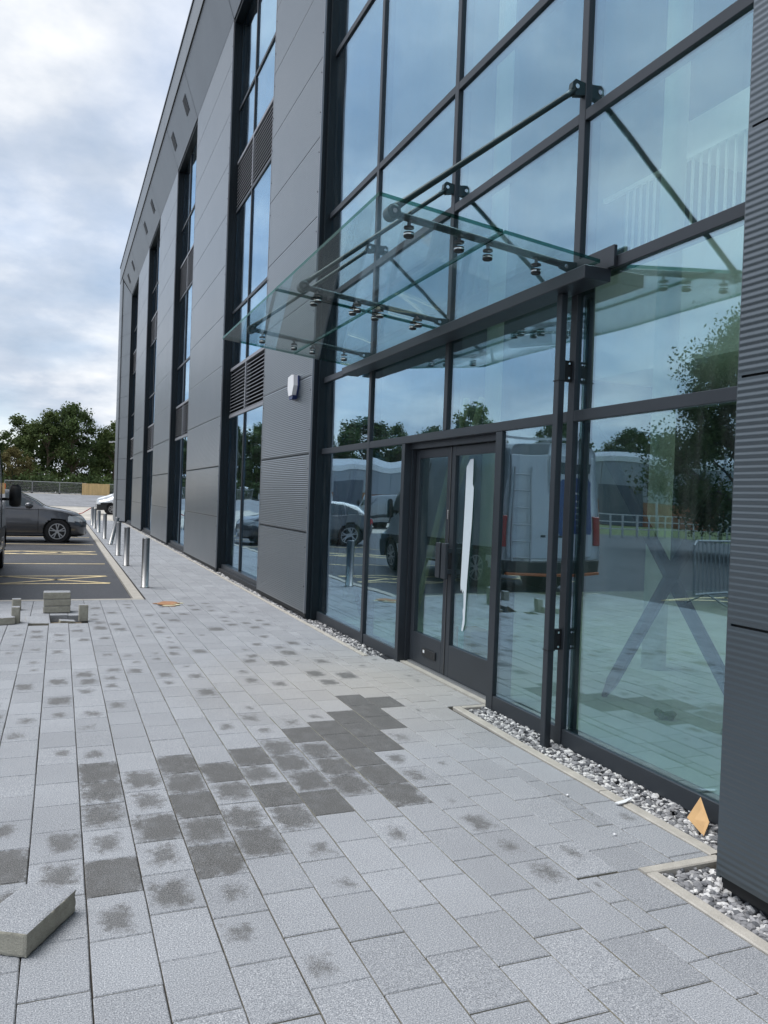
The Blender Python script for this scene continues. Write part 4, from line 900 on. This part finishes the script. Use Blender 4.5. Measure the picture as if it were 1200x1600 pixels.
def hatchback(loc, rz, label):
    R0 = local_root('hatchback_car', loc, rz, label, 'car')
    st = [(-2.16, sec_car(.45, .5, .60, .62, .56, .80, .48, .84)), (-2.1, sec_car(.34, .64, .74, .60, .70, .90, .60, .97)), (-1.95, sec_car(.26, .76, .84, .60, .78, .98, .60, 1.14)), (-1.6, sec_car(.2, .8, .89, .60, .83, 1.0, .57, 1.34)),
          (-1.0, sec_car(.17, .82, .90, .58, .85, .985, .58, 1.44)), (-.3, sec_car(.16, .82, .90, .58, .85, .965, .60, 1.465)), (.25, sec_car(.16, .82, .90, .58, .85, .955, .60, 1.42)), (.75, sec_car(.16, .82, .90, .58, .85, .95, .63, 1.20)),
          (1.05, sec_car(.17, .82, .90, .58, .84, .935, .68, 1.02)), (1.5, sec_car(.18, .8, .89, .57, .82, .87, .68, .94)), (1.85, sec_car(.18, .76, .84, .54, .76, .76, .60, .85)), (2.03, sec_car(.19, .66, .74, .50, .66, .66, .5, .745)), (2.13, sec_car(.24, .46, .55, .46, .50, .56, .38, .62))]
    lf = Loft(st, 190, 56); WX, RZ, WR = (1.36, -1.33), .325, .372
    def arch(c): return c[2] < .8 and c[1] > .55 and any((c[0]-x)**2+(c[2]-.335)**2 < WR**2 for x in WX)
    body = lobj('body', lf.mesh(arch), 'car_grey', R0, True)
    for sg in (1, -1):
        win = lambda a, b: lobj('side_window', lf.patch(a, b, lambda c: c[1] > .5 and c[2] > 1.0+.0*c[0] and c[2] < 1.372-max(0, (c[0]-.1))*.42-max(0, -c[0]-1.1)*.28, sg, .004), 'car_glass', R0, True)
        win(-.32, .72); win(-1.12, -.38); win(-1.62, -1.18)
        m = MB()
        for x in (.86, -.34, -1.18):
            pts = []
            for z in np.linspace(.3, .95, 8):
                i = np.argmin(abs(lf.S[:, 28, 0]-x)); col = lf.S[i]; sel_ = col[(col[:, 1] > .6)]; j = np.argmin(abs(sel_[:, 2]-z)); pts.append((x, (sel_[j, 1]+.0035)*sg, z))
            m.tube(pts, .006, 5)
        lobj('door_seam', m, 'black', R0)
        m = MB(); m.cbox(-.2, -.02, .905*sg-.012, .905*sg+.016, .80, .83, .006); lobj('door_handle', m, 'car_grey', R0)
        m = MB(); m.lathe((.62, .97*sg, 1.03), (1, 0, 0), [(.03, -.09), (.075, -.07), (.085, 0), (.07, .07), (.02, .11)], 14); m.bar((.62, .86*sg, .985), (.62, .95*sg, 1.0), .06, .03); lobj('wing_mirror', m, 'car_grey', R0, True)
        lobj('headlight', lf.patch(1.62, 2.1, lambda c: c[1] > .38 and .60 < c[2]-(.0) < .76 and c[2] > .56+(c[0]-1.6)*.02, sg, .006), 'lamp_clear', R0, True)
        lobj('tail_light', lf.patch(-2.12, -1.84, lambda c: c[1] > .45 and .80 < c[2] < .96, sg, .007), 'lamp_red', R0, True)
        lobj('sill_trim', lf.patch(-.98, 1.0, lambda c: c[1] > .7 and .17 < c[2] < .25, sg, .006), 'alloy', R0, True)
        for x in WX:
            wheel(R0, x, .885*sg, RZ, .21, sg)
            m = MB(); m.lathe((x, .40*sg, .335), (0, sg, 0), [(.40, 0), (.40, .36)], 22); lobj('wheel_arch', m, 'black', R0)
    lobj('windscreen', MB().add([], []), 'car_glass', R0) if False else None
    for sg in (1, -1):
        lobj('windscreen', lf.patch(.32, 1.0, lambda c: c[1] < .58 and c[2] > 1.03, sg, .005), 'car_glass', R0, True)
        lobj('rear_window', lf.patch(-2.02, -1.66, lambda c: c[1] < .52 and c[2] > 1.05, sg, .005), 'car_glass', R0, True)
    for sg in (1, -1): lobj('lower_intake', lf.patch(1.95, 2.13, lambda c: .26 < c[2] < .42 and c[1] < .5, sg, .006), 'dark_plastic', R0, True); lobj('grille', lf.patch(2.0, 2.13, lambda c: .48 < c[2] < .62 and c[1] < .36, sg, .006), 'dark_plastic', R0, True)
    m = MB(); m.box(-2.0, 1.9, -.7, .7, .17, .3); lobj('underbody', m, 'black', R0)
    return R0
def sec_van(zb, w, zt, wt, k=.9):
    return [(0, zb), (w*.9, zb), (w-.02, zb+.04), (w, zb+.18), (w, zb+.5), (w-.01, (zb+zt)*.52), (w-.03, zt*.72), (wt+.06, zt-.22), (wt, zt-.08), (wt*.82, zt-.012), (0, zt)]
def van(loc, rz, label, paint='van_white', high=True, detail=True, group=None):
    R0 = local_root('van', loc, rz, label, 'van', group); T = 2.60 if high else 1.98
    st = [(-2.9, sec_van(.42, .97, T-.02, .80)), (-2.86, sec_van(.40, .985, T, .82)), (-2.2, sec_van(.38, .99, T, .83)), (-.5, sec_van(.36, .99, T, .83)), (.9, sec_van(.36, .99, T-.01, .83)), (1.35, sec_van(.36, .99, T-.1, .80)), (1.75, sec_van(.34, .99, T*.78, .74)), (2.15, sec_van(.32, .985, 1.40 if high else 1.3, .70)),
          (2.45, sec_van(.30, .97, 1.20, .72)), (2.8, sec_van(.28, .93, 1.08, .66)), (2.93, sec_van(.28, .84, .95, .55))]
    lf = Loft(st, 150, 60); WX, WR = (1.95, -1.65), .42
    def arch(c): return c[2] < .9 and c[1] > .6 and any((c[0]-x)**2+(c[2]-.36)**2 < WR**2 for x in WX)
    lobj('body', lf.mesh(arch), paint, R0, False).data.polygons.foreach_set('use_smooth', [False]*0) if False else lobj('body', lf.mesh(arch), paint, R0, True)
    for sg in (1, -1):
        lobj('side_window', lf.patch(.85, 1.95, lambda c: c[1] > .5 and c[2] > 1.25 and c[2] < T*.80-max(0, (c[0]-1.45))*1.1, sg, .005), 'car_glass', R0, True)
        lobj('windscreen', lf.patch(1.5, 2.22, lambda c: c[1] < .70 and c[2] > 1.36, sg, .005), 'car_glass', R0, True)
        lobj('rub_strip', lf.patch(-2.86, 2.7, lambda c: c[1] > .8 and .62 < c[2] < .78 and not arch(c), sg, .012), 'dark_plastic', R0, True)
        lobj('headlight', lf.patch(2.5, 2.92, lambda c: c[1] > .52 and .78 < c[2] < 1.0, sg, .006), 'lamp_clear', R0, True)
        lobj('front_bumper', lf.patch(2.3, 2.95, lambda c: c[2] < .66, sg, .012), 'dark_plastic', R0, True)
        m = MB(); m.lathe((1.62, 1.16*sg, 1.36), (0, 0, 1), [(.05, -.20), (.10, -.17), (.105, 0), (.10, .17), (.05, .21)], 12); m.bar((1.66, .95*sg, 1.3), (1.62, 1.1*sg, 1.3), .06, .05); mr_ = lobj('wing_mirror', m, 'dark_plastic', R0, True)
        for x in WX:
            wheel(R0, x, .97*sg, .345, .22, sg, 6)
            m = MB(); m.lathe((x, .46*sg, .36), (0, sg, 0), [(.45, 0), (.45, .36)], 20); lobj('wheel_arch', m, 'black', R0)
        m = MB()
        for x in (.78, -.55): m.tube([(x, .995*sg, .5), (x, .995*sg, 1.2), (x, .965*sg, T*.72), (x, .90*sg, T-.22)], .006, 5)
        lobj('door_seam', m, 'black', R0)
        m = MB(); m.cbox(-2.935, -2.86, min(.86*sg, .985*sg), max(.86*sg, .985*sg), .82, 1.36, .01); lobj('tail_light', m, 'lamp_red', R0)
    m = MB(); m.box(-2.7, 2.6, -.8, .8, .3, .5); lobj('underbody', m, 'black', R0)
    if detail:
        for sg in (1, -1):
            m = MB(); m.cbox(-2.925, -2.9, min(.012*sg, .84*sg), max(.012*sg, .84*sg), .62, T-.2, .012); d_ = lobj('rear_door', m, paint, R0)
            m = MB(); m.cbox(-2.935, -2.926, min(.10*sg, .18*sg), max(.10*sg, .18*sg), 1.0, 1.04, .004); lobj('handle', m, 'dark_plastic', d_)
        m = MB(); m.cbox(-2.99, -2.88, -.95, .95, .36, .58, .02); lobj('rear_bumper', m, 'dark_plastic', R0)
        m = MB(); m.cbox(-3.03, -2.95, -.93, .93, .33, .375, .006); lobj('rear_step', m, 'orange_paint', R0)
        m = MB()
        for x in (-2.4, -.8, .7): m.bar((x, -.9, T+.12), (x, .9, T+.12), .05, .04); m.bar((x, -.88, T-.1), (x, -.88, T+.12), .04); m.bar((x, .88, T-.1), (x, .88, T+.12), .04)
        for y in (-.88, .88): m.bar((-2.6, y, T+.15), (1.0, y, T+.15), .04)
        lobj('roof_rack', m, 'galvanised', R0)
    return R0
hatchback((-1.40, 24.92, -.028), 0, 'dark grey hatchback car parked facing the bollards')
V1 = van((-1.92, 14.5, -.028), math.pi/2, 'white van with roof rack parked at the left edge of the picture')
# graphics on the rear door (white dots on a blue panel)
m = MB(); pts = [(-.80, 1.02), (-.14, 1.02), (-.10, 1.10), (-.10, 1.95), (-.16, 2.02), (-.76, 2.02), (-.82, 1.92), (-.82, 1.12)]
# the panel sits on the door farther from the building (local +Y is world -X)
pts = [(-y, z) for y, z in pts]
m.prism([(-2.929, y, z) for y, z in pts], (.003, 0, 0)); m.fix = True; bp_ = lobj('blue_panel', m, 'blue_paint', V1)
m = MB()
for r_i in range(5):
    for c_i in range(7):
        if c_i in (2,): continue
        y = .22+c_i*.075; z = 1.16+r_i*.105; m.box(-2.9325, -2.9295, y, y+.04, z, z+.03)
m.box(-2.9325, -2.9295, .2, .72, 1.72, 1.75); lobj('panel_lettering', m, 'white_plastic', bp_)
m = MB(); m.box(-2.9325, -2.9295, .14, .78, 2.1, 2.28); lobj('rear_window', m, 'car_glass', V1)
lad = root('ladder', (-1.32, 11.5, .35), 'aluminium ladder hung on the rear of the white van', 'ladder')
for x in (-1.52, -1.12): m = MB(); m.box(x-.015, x+.015, 11.49, 11.52, .55, 2.15); obj('stile', m, 'galvanised', lad)
for k in range(6): m = MB(); m.tube([(-1.52, 11.505, .62+k*.28), (-1.12, 11.505, .62+k*.28)], .013, 8); obj('rung', m, 'galvanised', lad)
van((5.2, 56.5, -.1), math.pi, 'white van nose showing past the far corner of the building', 'van_white', False, False)
van((-12.5, 44.5, -.1), math.pi*.42, 'silver van in the far car park, seen mirrored left of the doors', 'van_silver', False, False)
van((-9.5, 52, -.1), math.pi*.5, 'small white van in the far car park, seen mirrored beside the silver van', 'van_white', False, False)

# ------------------------------------------------------------------ fence, hoarding, barrier, lamp posts
def mesh_panel(x, y, z, w, h, rz, lab, group):
    R0 = local_root('fence_panel', (x, y, z), rz, lab, 'fence', group)
    m = MB(); 
    for a, b in (((0, 0, .1), (0, 0, h)), ((w, 0, .1), (w, 0, h)), ((0, 0, h), (w, 0, h)), ((0, 0, .15), (w, 0, .15))): m.bar(a, b, .075)
    lobj('frame', m, 'galvanised', R0)
    m = MB()
    for i in range(1, 24): m.bar((w*i/24, 0, .15), (w*i/24, 0, h), .012)
    for i in range(1, 7): m.bar((0, 0, .15+(h-.15)*i/7), (w, 0, .15+(h-.15)*i/7), .012)
    q = lobj('wire_mesh', m, 'galvanised', R0); q['kind'] = 'stuff'
    for xx in (0, w): m = MB(); m.cbox(xx-.12, xx+.12, -.35, .35, 0, .14, .02); lobj('foot', m, 'dark_plastic', R0)
fx = [(-10.2, 'leftmost mesh fence panel, partly behind the van mirror'), (-6.75, 'mesh fence panel left of the orange post'), (-3.3, 'mesh fence panel right of the orange post'), (.15, 'mesh fence panel just left of the timber hoarding'), (6.5, 'mesh fence panel right of the timber hoarding')]
for x, lb in fx: mesh_panel(x-.2, 118, .74, 3.42, 1.62, 0, lb, 'mesh fence below the trees')
for i in range(14): mesh_panel(-13.8-i*3.45, 118-i*.9, .72, 3.42, 1.62, math.radians(165)+math.pi, 'mesh fence panel mirrored in the ground-floor windows', 'mirrored mesh fence')
hb = root('timber_hoarding', (4.6, 117, .75), 'pale timber board hoarding standing in front of the trees', 'hoarding')
for i in range(18):
    x = 2.8+i*.2; m = MB(); dz = random.uniform(-.02, .02); m.box(x+.006, x+.194, 117, 117.03, .55, 2.35+dz); obj('board', m, 'timber', hb)
m = MB(); m.box(2.8, 6.4, 117.031, 117.1, 1.0, 1.1); m.box(2.8, 6.4, 117.031, 117.1, 2.0, 2.1); obj('rail', m, 'timber', hb)
op = root('orange_post', (-6.75, 116.5, .7), 'orange and red plastic site post in front of the mesh fence', 'post')
m = MB(); m.cbox(-7.0, -6.6, 116.4, 116.8, .5, .8, .03); obj('base', m, 'rubber', op)
m = MB(); m.cbox(-6.95, -6.7, 116.5, 116.7, .8, 1.9, .02); m.cbox(-6.98, -6.67, 116.48, 116.72, 1.5, 1.62, .01); obj('shaft', m, 'orange_paint', op)
def crowd_barrier(x, y, rz, lab):
    R0 = local_root('crowd_barrier', (x, y, -.028), rz, lab, 'barrier', 'crowd barriers')
    m = MB(); pts = [(0, 0, .2), (0, 0, 1.0), (.08, 0, 1.08), (2.2, 0, 1.08), (2.28, 0, 1.0), (2.28, 0, .2), (0, 0, .2)]
    for a, b in zip(pts[:-1], pts[1:]): m.tube([a, b], .02, 8)
    lobj('frame', m, 'galvanised', R0)
    for k in range(1, 16): m = MB(); m.tube([(k*.1425, 0, .2), (k*.1425, 0, 1.08)], .009, 6); lobj('bar', m, 'galvanised', R0)
    for xx in (.4, 1.9): m = MB(); m.tube([(xx, 0, .2), (xx-.1, -.3, .02)], .015, 6); m.tube([(xx, 0, .2), (xx+.1, .3, .02)], .015, 6); lobj('foot', m, 'galvanised', R0)
crowd_barrier(-3.2, 9.55, math.radians(160), 'galvanised crowd barrier mirrored at the right edge of the glazing')
def lamp_post(x, y, h, lab, rz=0):
    R0 = local_root('lamp_post', (x, y, -.1), rz, lab, 'lamp post', 'lamp posts')
    m = MB(); m.tube([(0, 0, 0), (0, 0, 1.2), (0, 0, h)], [.09, .075, .05], 10); m.tube([(0, 0, h), (.5, 0, h+.1)], .03, 8); lobj('pole', m, 'galvanised', R0, True)
    m = MB(); m.cbox(.45, 1.05, -.14, .14, h+.06, h+.15, .02); lobj('lamp_head', m, 'galvanised', R0)
lamp_post(-25.5, 36.5, 6.0, 'lamp post mirrored in front of the grey warehouse'); lamp_post(-26.5, 32, 8.5, 'tall lamp post mirrored in front of the bushy tree', 2.0)
# railing by the far road
rl = root('railing', (-27, 35.5, 0), 'long pale railing mirrored in front of the grey warehouse', 'railing')
for k in range(24):
    x = -16-k*.95; y = 31.5+k*.33; m = MB(); m.bar((x, y, -.1), (x, y, 1.25), .07); obj('post', m, 'galvanised', rl)
m = MB()
for z in (.45, .85, 1.22): m.bar((-16, 31.5, z), (-16-23*.95, 31.5+23*.33, z), .06)
obj('rail', m, 'galvanised', rl)

# ------------------------------------------------------------------ buildings across the road (mirrored in the glass)
def warehouse(name, cx, cy, w, d, h, rz, lab, base=2.3):
    R0 = local_root(name, (cx, cy, -.1), rz, lab, 'warehouse')
    m = MB(); m.box(-w/2+.05, w/2-.05, -d/2+.05, d/2-.05, 0, base); lobj('brick_base', m, 'brick', R0)
    n = int(w/4)
    for i in range(n):
        a = -w/2+i*w/n; m = MB(); m.cbox(a+.02, a+w/n-.02, -d/2-.02, -d/2+.1, base, h-.5, .02); lobj('wall_panel', m, 'warehouse_clad', R0)
    m = MB(); m.box(-w/2, w/2, -d/2+.11, d/2, base, h-.5); lobj('wall', m, 'warehouse_clad', R0)
    m = MB(); m.box(-w/2-.15, w/2+.15, -d/2-.15, d/2+.15, h-.5, h); lobj('fascia', m, 'white_trim', R0)
    m = MB(); m.add([(-w/2-.1, -d/2-.1, h+.01), (w/2+.1, -d/2-.1, h+.01), (w/2+.1, 0, h+1.0), (-w/2-.1, 0, h+1.0), (w/2+.1, d/2+.1, h+.01), (-w/2-.1, d/2+.1, h+.01)], [(0, 1, 2, 3), (3, 2, 4, 5), (0, 3, 5), (1, 4, 2)]); lobj('roof', m, 'warehouse_clad', R0)
    for i in range(3):
        x = -w/3+i*w/3; m = MB(); m.cbox(x-1.6, x+1.6, -d/2-.06, -d/2-.03, .05, 3.6, .01); lobj('shutter_door', m, 'warehouse_dark', R0)
    return R0
warehouse('warehouse', -56, 62, 34, 16, 6.3, math.radians(28), 'grey clad warehouse with brick base, mirrored in the right-hand pane')
warehouse('warehouse', -32, 84, 26, 14, 5.2, math.radians(12), 'low grey warehouse with white fascia, mirrored left of the doors')
gv = MB(); gv.add([(-90, 30, -.09), (-15, 30, -.09), (-30, 60, -.09), (-90, 60, -.09)], [(0, 1, 2, 3)]); struct('verge', gv, 'grass', label='rough grass verge across the car park')

# ------------------------------------------------------------------ trees
def leaf_mesh(name, centres, radii, n, size, mat, flat=.8):
    centres = np.array(centres); radii = np.array(radii); w = radii**2; w = w/w.sum(); k = RNG.choice(len(centres), n, p=w)
    d = RNG.normal(size=(n, 3)); d /= np.linalg.norm(d, axis=1, keepdims=True); rr = np.minimum(np.abs(RNG.normal(0, .55, (n, 1))), RNG.uniform(.9, 1.15, (n, 1)))
    P = centres[k] + d*rr*radii[k][:, None]*np.array([1, 1, flat])
    a = RNG.normal(size=(n, 3)); a /= np.linalg.norm(a, axis=1, keepdims=True); b = np.cross(a, RNG.normal(size=(n, 3))); b /= np.linalg.norm(b, axis=1, keepdims=True)
    s = size*RNG.uniform(.6, 1.4, (n, 1)); V = np.stack([P-a*s, P+b*s*.55, P+a*s, P-b*s*.55], 1).reshape(-1, 3); F = np.arange(4*n).reshape(-1, 4)
    tone = RNG.uniform(0, 1, len(centres)); sh = np.clip(.55*tone[k]+.45*RNG.uniform(0, 1, n), 0, 1)
    me = bpy.data.meshes.new(name); me.vertices.add(4*n); me.vertices.foreach_set('co', V.astype('f').ravel()); me.loops.add(4*n); me.loops.foreach_set('vertex_index', F.ravel().astype('i')); me.polygons.add(n)
    me.polygons.foreach_set('loop_start', np.arange(0, 4*n, 4, dtype='i')); me.polygons.foreach_set('loop_total', np.full(n, 4, 'i')); me.update(calc_edges=True)
    me.attributes.new('shade', 'FLOAT', 'POINT').data.foreach_set('value', np.repeat(sh, 4).astype('f')); me.materials.append(MATS[mat]); return me
def tree_meshes(H, R, n, size, mat, seed, low=.1, clumps=60, spire=0.0):
    rnd = random.Random(seed); cs, rs = [], []
    tm = MB(); lean = (rnd.uniform(-.03, .03)*H, rnd.uniform(-.03, .03)*H)
    tr = [(lean[0]*t*t, lean[1]*t*t, H*.92*t) for t in (0, .15, .35, .6, .85, 1)]; tm.tube(tr, [H*.022, H*.017, H*.014, H*.009, H*.005, H*.002], 8)
    for i in range(clumps):
        t = low+(1-low)*rnd.random()**.85; prof = math.sin(math.pi*min(1, (t-low+.12)/(1.1-low)))**.7 if not spire else (1-t)*1.25+.08
        a = rnd.uniform(0, 6.283); q = R*prof*rnd.uniform(.45, 1.0); z = H*t; c = (lean[0]*t*t+q*math.cos(a), lean[1]*t*t+q*math.sin(a), z)
        r = R*rnd.uniform(.13, .34)*(1 if not spire else .75); cs.append(c); rs.append(r)
        if i % 2 == 0:
            z0 = max(H*.1, z-q*.6-H*.06); tm.tube([(lean[0]*(z0/H)**2, lean[1]*(z0/H)**2, z0), ((c[0])*.5, c[1]*.5, (z0+z)/2+q*.05), c], [H*.007, H*.004, H*.0015], 5, False)
    return tm, leaf_mesh('crown', cs, rs, n, size, mat)
PROTO = {}
def tree(key, loc, sc_, rz, label, group=None, name='tree'):
    o = bpy.data.objects.new(name, None); COL.objects.link(o); o.location = loc; o.rotation_euler = (0, 0, rz); o.scale = sc_; tag(o, label, 'tree', group)
    tmesh, cmesh = PROTO[key]
    for nm, me in (('trunk', tmesh), ('crown', cmesh)):
        c = bpy.data.objects.new(nm, me); COL.objects.link(c); c.parent = o
    return o
def proto(key, *a, **k):
    tm, cm = tree_meshes(*a, **k); me = bpy.data.meshes.new('trunk'); me.from_pydata([tuple(v) for v in tm.v], [], tm.f); me.materials.append(MATS['bark']); PROTO[key] = (me, cm)
proto('a', 14, 5.4, 17000, .20, 'leaf_dark', 3); proto('b', 12.5, 4.4, 15000, .19, 'leaf_mid', 5); proto('c', 15, 3.6, 12000, .19, 'leaf_dark', 9, spire=1.0, clumps=46); proto('d', 6.5, 3.2, 8000, .15, 'leaf_brown', 12, low=.1); proto('e', 8.4, 3.9, 90000, .065, 'leaf_mid', 21, low=.12, clumps=110)
TR = [('c', -11.2, 137, 1.0, 'tall spiky tree at the left edge behind the fence'), ('b', -6.3, 139, .93, 'lower tree between the spiky tree and the broad tree'), ('a', 1.6, 137, 1.0, 'broad tall tree behind the timber hoarding'), ('b', -1.9, 135, .98, 'thin-topped tree just left of the broad tree'), ('b', 8.0, 136, .92, 'tree showing against the far corner of the building'), ('d', -6.4, 126, .95, 'small brownish tree in front of the dark trees'), ('a', -15.5, 138, .85, 'dark tree hidden mostly behind the van at the left edge')]
for i, (k, x, y, s, lb) in enumerate(TR): tree(k, (x, y, .7), (s, s, s), i*1.3, lb, 'trees behind the mesh fence')
for i in range(15):
    tree('abab'[i % 4], (-21-i*5.2+random.uniform(-1, 1), 136-i*2.2+random.uniform(-4, 4), .5), (1.05,)*2+(random.uniform(.8, 1.1),), i*.9, 'dark green tree of the row mirrored in the ground-floor windows', 'row of trees mirrored in the windows')
tree('e', (-16.4, 20.9, -.1), (1, 1, 1), .4, 'bushy tree mirrored in the right-hand ground-floor pane')
tree('b', (-46, 96, -.1), (1, 1, 1.15), 2, 'pointed tree mirrored above the transom left of the doors')
# dense wood behind
n = 60; cs = [(x, 146+random.uniform(-3, 3), random.uniform(0.5, 9.0)) for x in np.linspace(-100, 22, n) for _ in range(5)]
me = leaf_mesh('woodland', cs, [3.0]*len(cs), 70000, .34, 'leaf_dark'); o = bpy.data.objects.new('woodland', me); COL.objects.link(o); o.location = (0, 0, .5); tag(o, 'dark mass of undergrowth behind the fence and trees', 'woodland', kind='stuff')
cs = [(x, 123+random.uniform(-2, 2), random.uniform(.3, 2.4)) for x in np.linspace(-70, 16, 80) for _ in range(3)]
me = leaf_mesh('hedge', cs, [1.5]*len(cs), 40000, .2, 'leaf_dark'); o = bpy.data.objects.new('undergrowth', me); COL.objects.link(o); o.location = (0, 0, .6); tag(o, 'low scrub along the foot of the trees behind the mesh fence', 'scrub', kind='stuff')
